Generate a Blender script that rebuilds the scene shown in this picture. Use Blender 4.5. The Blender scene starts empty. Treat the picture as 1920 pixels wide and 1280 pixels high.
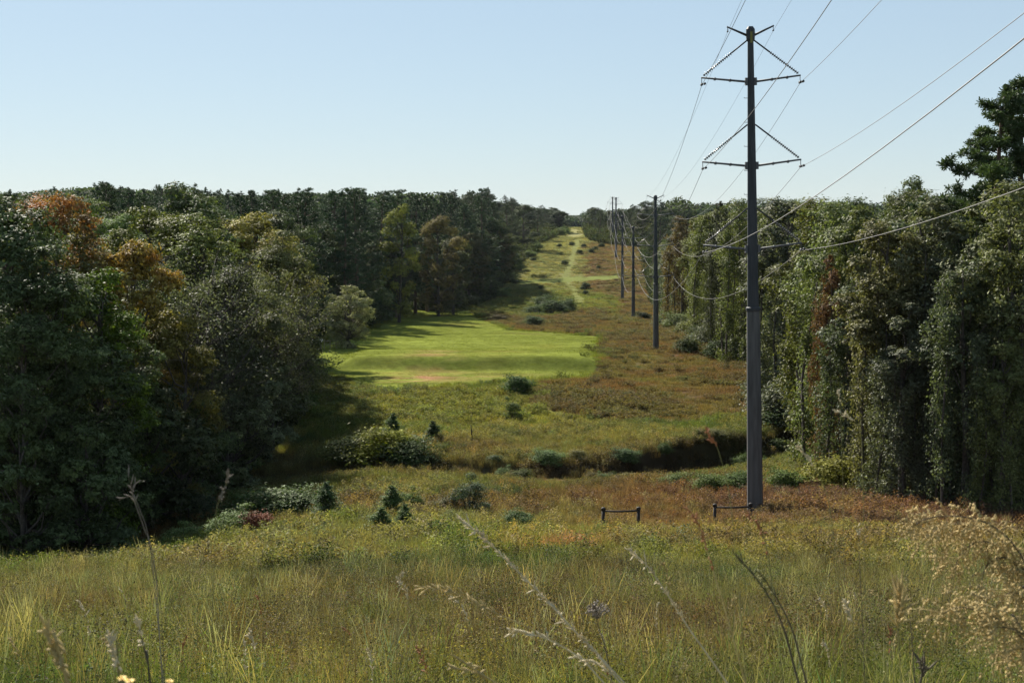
import bpy, math, random
import numpy as np
from mathutils import Vector, Matrix
R = math.radians
scene = bpy.context.scene
C = scene.collection

# ---------------------------------------------------------------- camera
FPX, HY = 2667.0, 420.0                      # focal length and horizon row in 1920-wide pixels
PITCH = math.atan((640 - HY) / FPX)
cam = bpy.data.objects.new("camera", bpy.data.cameras.new("camera"))
C.objects.link(cam)
cam.location = (0, 0, 0)
cam.rotation_euler = (R(90) - PITCH, 0, 0)
cam.data.sensor_width = 36
cam.data.lens = 50
cam.data.clip_start = 0.1
cam.data.clip_end = 20000
cam.data.dof.use_dof = True
cam.data.dof.focus_distance = 80
cam.data.dof.aperture_fstop = 11
scene.camera = cam

# ---------------------------------------------------------------- sky, sun, exposure
SUN_EL, SUN_AZ = 35.0, -29.0                 # azimuth from +Y (view direction), negative = left
w = bpy.data.worlds.new("World")
scene.world = w
w.use_nodes = True
nt = w.node_tree
bg = nt.nodes["Background"]
sky = nt.nodes.new("ShaderNodeTexSky")
sky.sky_type = 'NISHITA'
sky.sun_disc = False
sky.sun_elevation = R(SUN_EL)
sky.sun_rotation = R(SUN_AZ)
sky.altitude = 300
sky.air_density = 1.0
sky.dust_density = 0.15
sky.ozone_density = 2.5
wb = nt.nodes.new('ShaderNodeVectorMath')                # camera white balance
wb.operation = 'MULTIPLY'
wb.inputs[1].default_value = (1.92, 2.18, 2.38)
gm = nt.nodes.new('ShaderNodeGamma')                     # gamma flattens the sky's brightness range
gm.inputs[1].default_value = .4
nt.links.new(sky.outputs[0], gm.inputs[0])
nt.links.new(gm.outputs[0], wb.inputs[0])
nt.links.new(wb.outputs[0], bg.inputs[0])
bg.inputs[1].default_value = 0.06
sl = bpy.data.lights.new("sun", 'SUN')
sl.energy = 5.0
sl.angle = R(0.5)
sl.color = (1.0, 0.93, 0.82)
so = bpy.data.objects.new("sun", sl)
C.objects.link(so)
sd = Vector((math.sin(R(SUN_AZ)) * math.cos(R(SUN_EL)), math.cos(R(SUN_AZ)) * math.cos(R(SUN_EL)), math.sin(R(SUN_EL))))
so.rotation_euler = sd.to_track_quat('Z', 'Y').to_euler()
scene.view_settings.view_transform = 'Standard'
scene.view_settings.look = 'None'
scene.view_settings.exposure = 1.3
scene.view_settings.gamma = 1.0
scene.cycles.use_denoising = True
scene.cycles.max_bounces = 4
scene.cycles.diffuse_bounces = 2
scene.cycles.glossy_bounces = 1
scene.cycles.transmission_bounces = 2
scene.cycles.transparent_max_bounces = 4
scene.cycles.volume_bounces = 0
scene.cycles.caustics_reflective = False
scene.cycles.caustics_refractive = False

# ---------------------------------------------------------------- maths helpers
def ray(px, py):
    u = (px - 960) / FPX
    v = (640 - py) / FPX
    cp, sp = math.cos(PITCH), math.sin(PITCH)
    return Vector((u, cp + v * sp, -sp + v * cp))

def at(px, py, d):
    """World point seen at a photo pixel, d metres ahead."""
    r = ray(px, py)
    return r * (d / r.y)

def ss(a, b, x):
    t = np.clip((x - a) / (b - a), 0, 1)
    return t * t * (3 - 2 * t)

def _hash(ix, iy, seed):
    h = (ix.astype(np.int64) * 374761393 + iy.astype(np.int64) * 668265263 + seed * 1274126177) & 0xffffffff
    h = ((h ^ (h >> 13)) * 1274126177) & 0xffffffff
    return ((h ^ (h >> 16)) & 0xffff) / 65535.0

def vnoise(x, y, s, seed=0, octv=3):
    x = np.asarray(x, float) / s
    y = np.asarray(y, float) / s
    out = 0; amp = 1; tot = 0
    for k in range(octv):
        ix = np.floor(x); iy = np.floor(y)
        fx = x - ix; fy = y - iy
        fx = fx * fx * (3 - 2 * fx); fy = fy * fy * (3 - 2 * fy)
        a = _hash(ix, iy, seed + k); b = _hash(ix + 1, iy, seed + k)
        c = _hash(ix, iy + 1, seed + k); d = _hash(ix + 1, iy + 1, seed + k)
        out = out + amp * (a + (b - a) * fx + (c - a) * fy + (a - b - c + d) * fx * fy)
        tot += amp; amp *= 0.5; x = x * 2.03 + 11.3; y = y * 2.03 + 7.7
    return out / tot

# ---------------------------------------------------------------- terrain
_ctl = [(15, 1285), (25, 1200), (40, 1108), (60, 1032), (81, 968), (95, 916), (105, 884), (115, 852), (128, 812), (160, 731),
        (190, 690), (218, 654), (270, 628), (355, 598), (430, 578), (492, 563), (520, 546), (545, 526), (590, 500), (629, 481),
        (700, 464), (766, 452), (850, 441), (950, 430), (1050, 427)]
_py = [-400, -60, -20, 0, 6] + [d for d, p in _ctl] + [1300, 2000, 2700, 4000, 12000]
_pz = [8, 0.5, -0.6, -1.65, -2.6] + [at(960, p, d).z for d, p in _ctl] + [-8, -4, 3, 2, 4]

def edge_left(y):
    return np.interp(y, [0, 60, 75, 90, 110, 140, 175, 200, 225, 260, 300, 350, 430, 500, 560, 640, 720, 800, 900, 1050, 3000],
                     [-30, -27, -25, -24, -22, -22, -23.6, -27, -34, -34, -31, -29, -15, -6, -1, 7, 13, 22, 32, 38, 110])

def edge_right(y):
    return np.interp(y, [0, 70, 86, 106, 135, 190, 220, 250, 340, 450, 600, 700, 740, 800, 900, 1050, 3000],
                     [38, 36, 23, 24, 28, 35, 35, 34, 38, 46, 56, 64, 46, 43, 47, 56, 165])

def ditch_y(x):
    return np.interp(x, [-60, -16, -2, 4, 8, 12, 17, 22, 29, 60], [112, 112, 107, 107, 108, 111, 116, 121, 127, 140])

def ditch_d(x):
    return np.interp(x, [-60, -16, -2, 4, 8, 12, 16, 20, 26, 45], [0.4, 0.7, 0.75, 0.75, 0.9, 1.25, 1.35, 1.2, .9, 0.4])

def gz(x, y):
    x = np.asarray(x, float); y = np.asarray(y, float)
    z = 0
    for o in (-0.5, 0, 0.5):
        z = z + np.interp(y + o * np.maximum(np.abs(y) * 0.08, 1.0), _py, _pz)
    z = z / 3
    el, er = edge_left(y), edge_right(y)
    dl = np.maximum(el - 6 - x, 0); dr = np.maximum(x - er - 8, 0)
    far = ss(180, 420, y)
    z = z + np.minimum(np.maximum(el - 1 - x, 0) * 0.13, 15) * far + np.minimum(dr * 0.05, 6) * ss(150, 500, y)
    z = z - 2.2 * ss(-8, -24, x) * ss(40, 66, y) * (1 - ss(100, 150, y))
    # creek cut: gentle near side, steep far bank
    t = y - ditch_y(x) + (vnoise(x, y, 4, 77) - .5) * 1.6
    notch = np.where(t < 0, ss(-11, -1.2, t), 1 - ss(0.3, 1.5, t))
    z = z - ditch_d(x) * notch
    rs = np.interp(x, [4, 9, 13, 19, 25, 36], [0, .3, .75, .8, .3, 0])
    z = z + rs * ss(.3, 1.5, t) * (1 - ss(5, 26, t))
    # terrace in the hay meadow: a low bank facing the camera
    k = ss(-26, -20, x) * (1 - ss(9, 15, x))
    z = z + k * (1.7 * ss(184, 188.5, y + x * 0.05) - 1.7 * ss(188.5, 225, y + x * .05))
    amp = np.clip(np.abs(y) / 60, 0.15, 1.0)
    z = z + (vnoise(x, y, 14, 5) - 0.5) * 0.5 * amp * (1 - 0.7 * k)
    z = z + (vnoise(x, y, 140, 9) - 0.5) * 4 * ss(40, 160, np.minimum(np.abs(x - el), np.abs(x - er))) * ss(250, 500, y)
    z = z + (vnoise(x, y, 700, 3) - 0.5) * 22 * ss(1500, 2600, y)
    return z

def ground_hit(px, py, dmax=1500):
    r = ray(px, py); r = r / r.y
    d = 3.0
    while d < dmax:
        if r.z * d < float(gz(r.x * d, d)):
            return Vector((r.x * d, d, float(gz(r.x * d, d))))
        d += max(0.2, d * 0.003)
    return Vector((r.x * dmax, dmax, float(gz(r.x * dmax, dmax))))

def in_poly(x, y, poly):
    x = np.asarray(x, float); y = np.asarray(y, float)
    ins = np.zeros(x.shape, bool)
    n = len(poly)
    for i in range(n):
        x1, y1 = poly[i][0], poly[i][1]; x2, y2 = poly[(i + 1) % n][0], poly[(i + 1) % n][1]
        c = ((y1 > y) != (y2 > y)) & (x < (x2 - x1) * (y - y1) / ((y2 - y1) or 1e-9) + x1)
        ins ^= c
    return ins

def hits(pts):
    return [tuple(ground_hit(*p))[:2] for p in pts]

MEADOW = hits([(540, 690), (545, 658), (620, 640), (700, 612), (700, 592), (760, 580), (880, 583), (925, 606), (965, 619), (1060, 624), (1131, 631),
               (1128, 655), (1112, 708), (960, 716), (800, 727), (715, 735), (690, 720)])
_brown = [(1131, 633), (1160, 560), (1095, 535), (1100, 455), (1240, 450), (1300, 560), (1380, 640), (1450, 720), (1480, 775),
          (1260, 792), (1060, 782), (1000, 755), (1010, 722), (1112, 710), (1128, 655)]
BROWN = hits(_brown)
BROWN2 = hits([(925, 604), (905, 584), (985, 600), (1060, 590), (1110, 575), (1150, 600), (1131, 631), (965, 618)])
LANE = hits([(1075, 449), (1092, 449), (1078, 490), (1066, 524), (1096, 560), (1104, 578), (1086, 578), (1070, 540), (1050, 522), (1066, 490)])
CROSS = hits([(890, 533), (960, 528), (1080, 519), (1160, 517), (1160, 525), (1090, 527), (960, 534), (890, 537)])
CRESTF = hits([(1060, 446), (1062, 429), (1092, 429), (1096, 447)])
YELLOW = hits([(712, 745), (860, 735), (990, 728), (1010, 752), (1050, 782), (960, 800), (760, 792), (700, 770)])

def cover(x, y):
    """Albedo of the ground cover (linear RGB) and the mown mask, from world position."""
    x = np.asarray(x, float); y = np.asarray(y, float)
    j = 1.2 + np.clip(y, 0, 600) * 0.012
    jx = x + (vnoise(x, y, 3.5, 21) - 0.5) * j * 1.6; jy = y + (vnoise(x, y, 5, 22) - 0.5) * j * 3.5
    mx = x + (vnoise(x, y, 3, 27) - 0.5) * 1.8; my = y + (vnoise(x, y, 3, 28) - 0.5) * 5.0
    n1 = vnoise(x, y, 9, 31); n2 = vnoise(x, y * 0.6, 3.2, 32); n3 = vnoise(x, y, 26, 33)
    def mix(c, c2, f):
        f = np.clip(f, 0, 1)[..., None]
        return c * (1 - f) + np.array(c2) * f
    c = np.zeros(x.shape + (3,)) + np.array([.165, .158, .070])
    c = mix(c, (.115, .145, .038), ss(.5, .7, n1))
    c = mix(c, (.215, .190, .070), ss(.48, .72, n2) * .8)
    c = mix(c, (.130, .088, .052), ss(.48, .62, n3) * ss(.35, .6, n2) * .9)
    c = mix(c, (.055, .085, .035), ss(.62, .74, vnoise(x, y, 6, 35)) * .8)
    c = mix(c, (.105, .068, .050), ss(.56, .68, vnoise(x, y, 3.4, 36)) * (1 - ss(50, 62, y)) * .55)
    # rust-brown broomsedge around the base of the near pole, spreading to the right
    near = ss(50, 66, y) * (1 - ss(93, 102, y)) * ss(-2, 10, x)
    c = mix(c, (.168, .092, .064), near * (.8 + .6 * (n2 - .3)))
    c = mix(c, (.125, .075, .066), near * ss(10, 18, x) * ss(.40, .55, n1) * .8)
    c = mix(c, (.21, .21, .07), np.exp(-((y - 66) / 4.) ** 2) * ss(-12, 2, x) * (1 - ss(16, 24, x)) * .65)
    # clump of orange dry grass
    c = mix(c, (.30, .17, .095), np.exp(-(((x - 1.7) / 1.8) ** 2 + ((y - 58) / 1.9) ** 2)) * 1.4)
    # creek belt
    belt = np.exp(-((y - ditch_y(x) + 4) / 9.0) ** 2) * ss(-30, -10, x)
    c = mix(c, (.06, .10, .03), belt * .55 * ss(5, 14, x))
    c = mix(c, (.14, .125, .05), belt * .6 * (1 - ss(5, 14, x)))
    t = y - ditch_y(x)
    dark_bank = ss(-2.5, -.5, t) * (1 - ss(1.6, 2.4, t)) * ss(-12, 2, x)  # darker brown along the creek bed and the steep far bank
    c = mix(c, (.075, .055, .038), dark_bank * (.55 + .5 * n2))
    soil = np.exp(-(((x - 3.6) / 3.2) ** 2 + ((t + 2.4) / .9) ** 2))
    c = mix(c, (.40, .22, .16), soil)
    yl = in_poly(jx, jy, YELLOW)
    c = mix(c, (.215, .215, .055), yl * (.75 + .3 * n2))
    mid = ss(118, 150, y)
    c = mix(c, (.15, .17, .045), mid * (1 - yl) * .5)
    br = in_poly(jx, jy, BROWN) | in_poly(jx, jy, BROWN2)
    c = mix(c, (.146, .090, .056), br * (.95 - .35 * ss(.45, .7, n2)))
    c = mix(c, (.15, .14, .06), br * ss(.52, .66, n1) * .5)
    up = ss(500, 560, y)
    c = mix(c, (.23, .22, .10), up * (1 - br) * .9)
    ln = in_poly(mx, my, LANE) & (y > 300)
    c = mix(c, (.135, .145, .052), ln * .85)
    cf = in_poly(jx, jy, CRESTF) & (y > 700)
    c = mix(c, (.21, .20, .09), cf * .9)
    cr = in_poly(x, my, CROSS) & (y > 400)
    c = mix(c, (.14, .158, .052), cr * 1.0)
    mm = in_poly(mx, my, MEADOW) & (y > 140) & (y < 480)
    m = np.array([.142, .166, .034]) * (0.90 + 0.55 * (vnoise(x * .3, y, 4, 41)[..., None] - .5) + .3 * (n3[..., None] - .5))
    c = c * (1 - mm[..., None]) + m * mm[..., None]
    for (cx, cy), a, b, col, s in MUD:
        g = np.exp(-(((x - cx) / a) ** 2 + ((y - cy) / b) ** 2) * (.6 + 1.1 * n2))
        c = mix(c, col, g * s * mm * ss(.35, .6, vnoise(x * .5, y * 1.2, 1.6, 44)))
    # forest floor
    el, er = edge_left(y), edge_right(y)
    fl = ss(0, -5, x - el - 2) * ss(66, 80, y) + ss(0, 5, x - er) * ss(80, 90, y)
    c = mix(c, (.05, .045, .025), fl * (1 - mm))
    c = mix(c, (.05, .07, .03), ss(1150, 1300, y))
    return np.clip(c, .01, .5), (mm | ln | cr | cf)

MUD = []
for (p, a, b, col, s) in [((790, 708), 4.2, 6, (.33, .17, .11), 1.1), ((905, 706), 7, 5, (.24, .19, .07), .6), ((812, 663), 3.8, 13, (.27, .19, .08), .9),
                          ((940, 660), 4, 10, (.25, .22, .06), .5), ((860, 609), 6, 12, (.17, .15, .045), .9), ((995, 625), 6, 8, (.15, .15, .045), .9),
                          ((720, 700), 5, 7, (.22, .21, .05), .5), ((1010, 650), 5, 9, (.23, .22, .05), .5)]:
    MUD.append((tuple(ground_hit(*p))[:2], a, b, tuple(v * .82 for v in col), s))

# ---------------------------------------------------------------- mesh + material helpers
def mesh_np(name, verts, faces, smooth=False):
    """verts (N,3), faces (M,k) with constant k."""
    verts = np.asarray(verts, np.float32); faces = np.asarray(faces, np.int32)
    me = bpy.data.meshes.new(name)
    me.vertices.add(len(verts)); me.vertices.foreach_set("co", verts.ravel())
    k = faces.shape[1]
    me.loops.add(faces.size); me.loops.foreach_set("vertex_index", faces.ravel())
    me.polygons.add(len(faces)); me.polygons.foreach_set("loop_start", np.arange(0, faces.size, k, dtype=np.int32))
    me.update(calc_edges=True)
    me.validate()
    if smooth:
        me.shade_smooth()
    return me

def attr(me, name, kind, data, dom='POINT'):
    a = me.attributes.new(name, kind, dom)
    a.data.foreach_set({'FLOAT': 'value', 'INT': 'value', 'FLOAT_COLOR': 'color', 'FLOAT_VECTOR': 'vector'}[kind], np.asarray(data, np.int32 if kind == 'INT' else np.float32).ravel())

def col4(c):
    return np.concatenate([c, np.ones((len(c), 1))], 1)

class MB:
    """Collects tubes and boxes into one mesh."""
    def __init__(s): s.v = []; s.f = []
    def tube(s, pts, rad, n=8, caps=True):
        pts = [Vector(p) for p in pts]
        if not isinstance(rad, (list, tuple)): rad = [rad] * len(pts)
        base = len(s.v); prev = None
        for i, p in enumerate(pts):
            t = (pts[min(i + 1, len(pts) - 1)] - pts[max(i - 1, 0)]).normalized()
            if prev is None:
                a = t.orthogonal().normalized()
            else:
                a = (prev - t * prev.dot(t))
                a = a.normalized() if a.length > 1e-6 else t.orthogonal().normalized()
            prev = a; b = t.cross(a)
            for k in range(n):
                an = 2 * math.pi * k / n
                s.v.append(p + (a * math.cos(an) + b * math.sin(an)) * rad[i])
        for i in range(len(pts) - 1):
            for k in range(n):
                k2 = (k + 1) % n
                s.f.append((base + i * n + k, base + i * n + k2, base + (i + 1) * n + k2, base + (i + 1) * n + k))
        if caps:
            s.f.append(tuple(base + k for k in range(n))[::-1]); s.f.append(tuple(base + (len(pts) - 1) * n + k for k in range(n)))
        return s
    def box(s, c, size, rot=None):
        base = len(s.v); c = Vector(c)
        for dx in (-.5, .5):
            for dy in (-.5, .5):
                for dz in (-.5, .5):
                    v = Vector((dx * size[0], dy * size[1], dz * size[2]))
                    s.v.append(c + (rot @ v if rot else v))
        for f in ((0, 1, 3, 2), (4, 6, 7, 5), (0, 4, 5, 1), (2, 3, 7, 6), (0, 2, 6, 4), (1, 5, 7, 3)):
            s.f.append(tuple(base + i for i in f))
        return s
    def quad(s, a, b, c, d):
        base = len(s.v); s.v += [Vector(a), Vector(b), Vector(c), Vector(d)]; s.f.append((base, base + 1, base + 2, base + 3)); return s
    def mesh(s, name, m, smooth=True):
        me = bpy.data.meshes.new(name); me.from_pydata([tuple(v) for v in s.v], [], s.f); me.update()
        if smooth: me.shade_smooth()
        me.materials.append(m); return me

def link(name, data, parent=None, loc=None):
    o = bpy.data.objects.new(name, data); C.objects.link(o)
    if parent is not None: o.parent = parent
    if loc is not None: o.location = loc
    return o

def tag(o, label=None, cat=None, group=None, kind=None):
    if label: o["label"] = label
    if cat: o["category"] = cat
    if group: o["group"] = group
    if kind: o["kind"] = kind
    return o

def newmat(name):
    m = bpy.data.materials.new(name); m.use_nodes = True
    t = m.node_tree; t.nodes.clear()
    out = t.nodes.new("ShaderNodeOutputMaterial")
    return m, t, out

def N(t, typ, **kw):
    n = t.nodes.new(typ)
    for k, v in kw.items(): setattr(n, k, v)
    return n

def mat_simple(name, col, rough=.7, metal=0.0, noise=0.25, scale=6.0, bump=0.0, spec=0.4, stretch=None):
    m, t, out = newmat(name)
    p = N(t, "ShaderNodeBsdfPrincipled"); p.inputs["Roughness"].default_value = rough; p.inputs["Metallic"].default_value = metal
    p.inputs["Specular IOR Level"].default_value = spec
    tc = N(t, "ShaderNodeTexCoord"); nz = N(t, "ShaderNodeTexNoise"); nz.inputs["Scale"].default_value = scale; nz.inputs["Detail"].default_value = 6
    if stretch:
        mp = N(t, 'ShaderNodeMapping'); mp.inputs['Scale'].default_value = stretch; t.links.new(tc.outputs['Object'], mp.inputs[0]); t.links.new(mp.outputs[0], nz.inputs['Vector'])
    else:
        t.links.new(tc.outputs["Object"], nz.inputs["Vector"])
    mr = N(t, "ShaderNodeMapRange"); mr.inputs[1].default_value = .3; mr.inputs[2].default_value = .7
    mr.inputs[3].default_value = 1 - noise; mr.inputs[4].default_value = 1 + noise
    t.links.new(nz.outputs["Fac"], mr.inputs[0])
    vm = N(t, "ShaderNodeVectorMath", operation='SCALE'); vm.inputs[0].default_value = col
    t.links.new(mr.outputs[0], vm.inputs["Scale"]); t.links.new(vm.outputs[0], p.inputs["Base Color"])
    if bump:
        b = N(t, "ShaderNodeBump"); b.inputs["Strength"].default_value = bump; b.inputs["Distance"].default_value = .03
        t.links.new(nz.outputs["Fac"], b.inputs["Height"]); t.links.new(b.outputs[0], p.inputs["Normal"])
    t.links.new(p.outputs[0], out.inputs[0])
    return m

def mat_leaf(name, source='OBJECT', warm=None, rough=.5, trans=.24, spec=.35, varlo=.4, varhi=1.7, hue=(1.08, 1.05, .8), nscale=.35):
    """Leaves: tint from the object's colour (or the scattered tuft's own colour), varied leaf by leaf and clump by clump.
    warm = (colour, z0, z1): an autumn colour that takes over between two heights of the crown in patches."""
    m, t, out = newmat(name)
    L = t.links.new
    if source == 'OBJECT':
        src = N(t, "ShaderNodeObjectInfo"); colour = src.outputs["Color"]
    else:
        src = N(t, "ShaderNodeAttribute", attribute_type='INSTANCER', attribute_name='tint'); colour = src.outputs["Color"]
    av = N(t, "ShaderNodeAttribute", attribute_type='GEOMETRY', attribute_name='v')
    tc = N(t, "ShaderNodeTexCoord")
    nz = N(t, "ShaderNodeTexNoise"); nz.inputs["Scale"].default_value = nscale; nz.inputs["Detail"].default_value = 3
    L(tc.outputs["Object"], nz.inputs["Vector"])
    if warm:
        sep = N(t, "ShaderNodeSeparateXYZ"); L(tc.outputs["Object"], sep.inputs[0])
        mr = N(t, "ShaderNodeMapRange"); mr.inputs[1].default_value = warm[1]; mr.inputs[2].default_value = warm[2]
        L(sep.outputs[2], mr.inputs[0])
        ad = N(t, "ShaderNodeMath", operation='ADD'); L(mr.outputs[0], ad.inputs[0])
        m2 = N(t, "ShaderNodeMapRange"); m2.inputs[1].default_value = .3; m2.inputs[2].default_value = .7; m2.inputs[3].default_value = -.7; m2.inputs[4].default_value = .7
        L(nz.outputs["Fac"], m2.inputs[0]); L(m2.outputs[0], ad.inputs[1])
        cl = N(t, "ShaderNodeClamp"); L(ad.outputs[0], cl.inputs[0])
        mx = N(t, "ShaderNodeMix", data_type='RGBA'); L(cl.outputs[0], mx.inputs["Factor"]); L(colour, mx.inputs["A"]); mx.inputs["B"].default_value = (*warm[0], 1)
        colour = mx.outputs["Result"]
    hv = N(t, "ShaderNodeVectorMath", operation='MULTIPLY'); L(colour, hv.inputs[0]); hv.inputs[1].default_value = hue
    mh = N(t, "ShaderNodeMix", data_type='RGBA')
    mn = N(t, "ShaderNodeMapRange"); mn.inputs[1].default_value = .35; mn.inputs[2].default_value = .68
    L(nz.outputs["Fac"], mn.inputs[0]); L(mn.outputs[0], mh.inputs["Factor"]); L(colour, mh.inputs["A"]); L(hv.outputs[0], mh.inputs["B"])
    mr3 = N(t, "ShaderNodeMapRange"); mr3.inputs[3].default_value = varlo; mr3.inputs[4].default_value = varhi
    L(av.outputs["Fac"], mr3.inputs[0])
    sc = N(t, "ShaderNodeVectorMath", operation='SCALE'); L(mh.outputs["Result"], sc.inputs[0]); L(mr3.outputs[0], sc.inputs["Scale"])
    p = N(t, "ShaderNodeBsdfPrincipled"); p.inputs["Roughness"].default_value = rough; p.inputs["Specular IOR Level"].default_value = spec
    L(sc.outputs[0], p.inputs["Base Color"])
    tr = N(t, "ShaderNodeBsdfTranslucent")
    tv = N(t, "ShaderNodeVectorMath", operation='MULTIPLY'); L(sc.outputs[0], tv.inputs[0]); tv.inputs[1].default_value = (1.1, 1.2, .6)
    L(tv.outputs[0], tr.inputs[0])
    ms = N(t, "ShaderNodeMixShader"); ms.inputs[0].default_value = trans
    L(p.outputs[0], ms.inputs[1]); L(tr.outputs[0], ms.inputs[2]); L(ms.outputs[0], out.inputs[0])
    return m

M = {}
M['bark'] = mat_simple("bark", (.075, .062, .05), .9, 0, .5, 5, .6)
M['pinebark'] = mat_simple("pine_bark", (.11, .075, .055), .9, 0, .5, 4, .6)
M['steel'] = mat_simple("weathered_pole_steel", (.038, .042, .047), .62, 0, .3, 5, .1, .3, (1, 1, .12))
M['steel_lower'] = mat_simple("lower_pole_steel", (.086, .085, .083), .65, 0, .32, 5, .1, .3, (1, 1, .12))
M['galv'] = mat_simple("galvanised_hardware", (.10, .105, .11), .65, .1, .15, 5)
M['glassy'] = mat_simple("insulator_porcelain", (.09, .085, .085), .3, 0, .1, 8)
M['wire'] = mat_simple("conductor_aluminium", (.17, .165, .16), .7, 0, .1, 3)
M['barrier'] = mat_simple("dark_rusted_steel", (.028, .022, .018), .75, .2, .4, 9)
M['leaf'] = mat_leaf("broad_leaves", rough=.62, spec=.05)
M['ivy'] = mat_leaf("vine_leaves", rough=.6, spec=.09, trans=.26, varlo=.4, varhi=1.7, hue=(1.08, 1.04, .85))
M['needle'] = mat_leaf("pine_needles", rough=.6, spec=.1, trans=.15, hue=(1.1, 1.1, .8), varlo=.6, varhi=1.35)
M['orange'] = mat_leaf("orange_autumn_leaves", warm=((.30, .12, .05), 14, 20), trans=.28, rough=.68, spec=.14)
M['gold'] = mat_leaf("golden_autumn_leaves", warm=((.30, .15, .045), 14, 25), trans=.3, rough=.68, spec=.14)
M['tuft'] = mat_leaf("grass_blades", source='INST', trans=.36, rough=.75, spec=.08, varlo=.40, varhi=1.6, hue=(1.14, 1.0, .85), nscale=2.0)

# ground material
m, t, out = newmat("ground_cover")
L = t.links.new
p = N(t, "ShaderNodeBsdfPrincipled"); p.inputs["Roughness"].default_value = 1; p.inputs["Specular IOR Level"].default_value = 0
a = N(t, "ShaderNodeAttribute", attribute_name='cover'); g = N(t, "ShaderNodeNewGeometry")
n1 = N(t, "ShaderNodeTexNoise"); n1.inputs["Scale"].default_value = 1.3; n1.inputs["Detail"].default_value = 8; n1.inputs["Roughness"].default_value = .7
n2 = N(t, "ShaderNodeTexNoise"); n2.inputs["Scale"].default_value = .22; n2.inputs["Detail"].default_value = 5
L(g.outputs["Position"], n1.inputs["Vector"]); L(g.outputs["Position"], n2.inputs["Vector"])
r1 = N(t, "ShaderNodeMapRange"); r1.inputs[1].default_value = .3; r1.inputs[2].default_value = .7; r1.inputs[3].default_value = .72; r1.inputs[4].default_value = 1.25
L(n1.outputs["Fac"], r1.inputs[0])
r2 = N(t, "ShaderNodeMapRange"); r2.inputs[1].default_value = .35; r2.inputs[2].default_value = .65; r2.inputs[3].default_value = .85; r2.inputs[4].default_value = 1.15
L(n2.outputs["Fac"], r2.inputs[0])
mu = N(t, "ShaderNodeMath", operation='MULTIPLY'); L(r1.outputs[0], mu.inputs[0]); L(r2.outputs[0], mu.inputs[1])
vs = N(t, "ShaderNodeVectorMath", operation='SCALE'); L(a.outputs["Color"], vs.inputs[0]); L(mu.outputs[0], vs.inputs["Scale"]); L(vs.outputs[0], p.inputs["Base Color"])
b = N(t, "ShaderNodeBump"); b.inputs["Strength"].default_value = .5; b.inputs["Distance"].default_value = .15
L(n1.outputs["Fac"], b.inputs["Height"]); L(b.outputs[0], p.inputs["Normal"]); L(p.outputs[0], out.inputs[0])
M['ground'] = m

# ---------------------------------------------------------------- ground sheet
rows = list(np.arange(-300, -60, 20.)) + list(np.arange(-60, 0, 3.)) + list(np.arange(0, 98, .9)) + list(np.arange(98, 135, .33)) + list(np.arange(135, 240, .7))
v = 240.
while v < 12000:
    rows.append(v); v += max(1.2, .0045 * v) if v < 1200 else .04 * v
rows = np.array(rows)
s = np.linspace(-1, 1, 561)
half = 120 + 1.15 * np.abs(rows)
X = (np.sign(s) * np.abs(s) ** 1.9)[None, :] * half[:, None]
X = X + np.clip(rows, 0, 1200)[:, None] * .02 * (1 - np.abs(s)[None, :])
Y = np.repeat(rows[:, None], len(s), 1)
Z = gz(X, Y)
nr, nc = X.shape
idx = np.arange(nr * nc).reshape(nr, nc)
faces = np.stack([idx[:-1, :-1], idx[:-1, 1:], idx[1:, 1:], idx[1:, :-1]], -1).reshape(-1, 4)
me = mesh_np("ground", np.stack([X, Y, Z], -1).reshape(-1, 3), faces, True)
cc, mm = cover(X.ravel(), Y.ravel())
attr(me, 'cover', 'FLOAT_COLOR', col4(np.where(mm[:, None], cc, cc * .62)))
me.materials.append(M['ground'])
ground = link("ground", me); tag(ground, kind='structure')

# ---------------------------------------------------------------- foliage building blocks
def rng(seed): return np.random.default_rng(seed)

def leaves(cent, nrm, size, aspect, r, var, droop=0.0):
    """A folded diamond leaf (or leaf spray) per centre. Returns verts, faces, v."""
    n = len(cent)
    d = r.normal(size=(n, 3)); nn = nrm + d * .5
    nn /= np.linalg.norm(nn, axis=1, keepdims=True) + 1e-9
    a = r.normal(size=(n, 3)); a[:, 2] -= droop
    a -= nn * (a * nn).sum(1, keepdims=True); a /= np.linalg.norm(a, axis=1, keepdims=True) + 1e-9
    b = np.cross(nn, a)
    s = (size * r.uniform(.6, 1.35, n))[:, None]
    V = np.stack([cent - a * s * .5, cent + b * s * .5 * aspect + a * s * .05 + nn * s * .08, cent + a * s * .55, cent - b * s * .5 * aspect + a * s * .05 + nn * s * .08], 1).reshape(-1, 3)
    F = np.arange(4 * n).reshape(n, 4)
    return V, F, np.repeat(np.clip(var + r.normal(0, .22, n), 0, 1), 4)

def needles(cent, r, per, length, width, var, up=.3):
    n = len(cent) * per
    c = np.repeat(cent, per, 0); d = r.normal(size=(n, 3)); d[:, 2] += up
    d /= np.linalg.norm(d, axis=1, keepdims=True)
    q = np.cross(d, r.normal(size=(n, 3))); q /= np.linalg.norm(q, axis=1, keepdims=True) + 1e-9
    l = (length * r.uniform(.6, 1.2, n))[:, None]
    V = np.stack([c - q * width * .4, c + q * width * .4, c + d * l + q * width * .6, c + d * l - q * width * .6], 1).reshape(-1, 3)
    return V, np.arange(4 * n).reshape(n, 4), np.repeat(np.clip(np.repeat(var, per) + r.normal(0, .15, n), 0, 1), 4)

def leafmesh(name, parts, mat):
    V = []; F = []; A = []; o = 0
    for v_, f_, a_ in parts:
        V.append(v_); F.append(f_ + o); A.append(a_); o += len(v_)
    me = mesh_np(name, np.concatenate(V), np.concatenate(F))
    attr(me, 'v', 'FLOAT', np.concatenate(A)); me.materials.append(mat)
    return me

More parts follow.
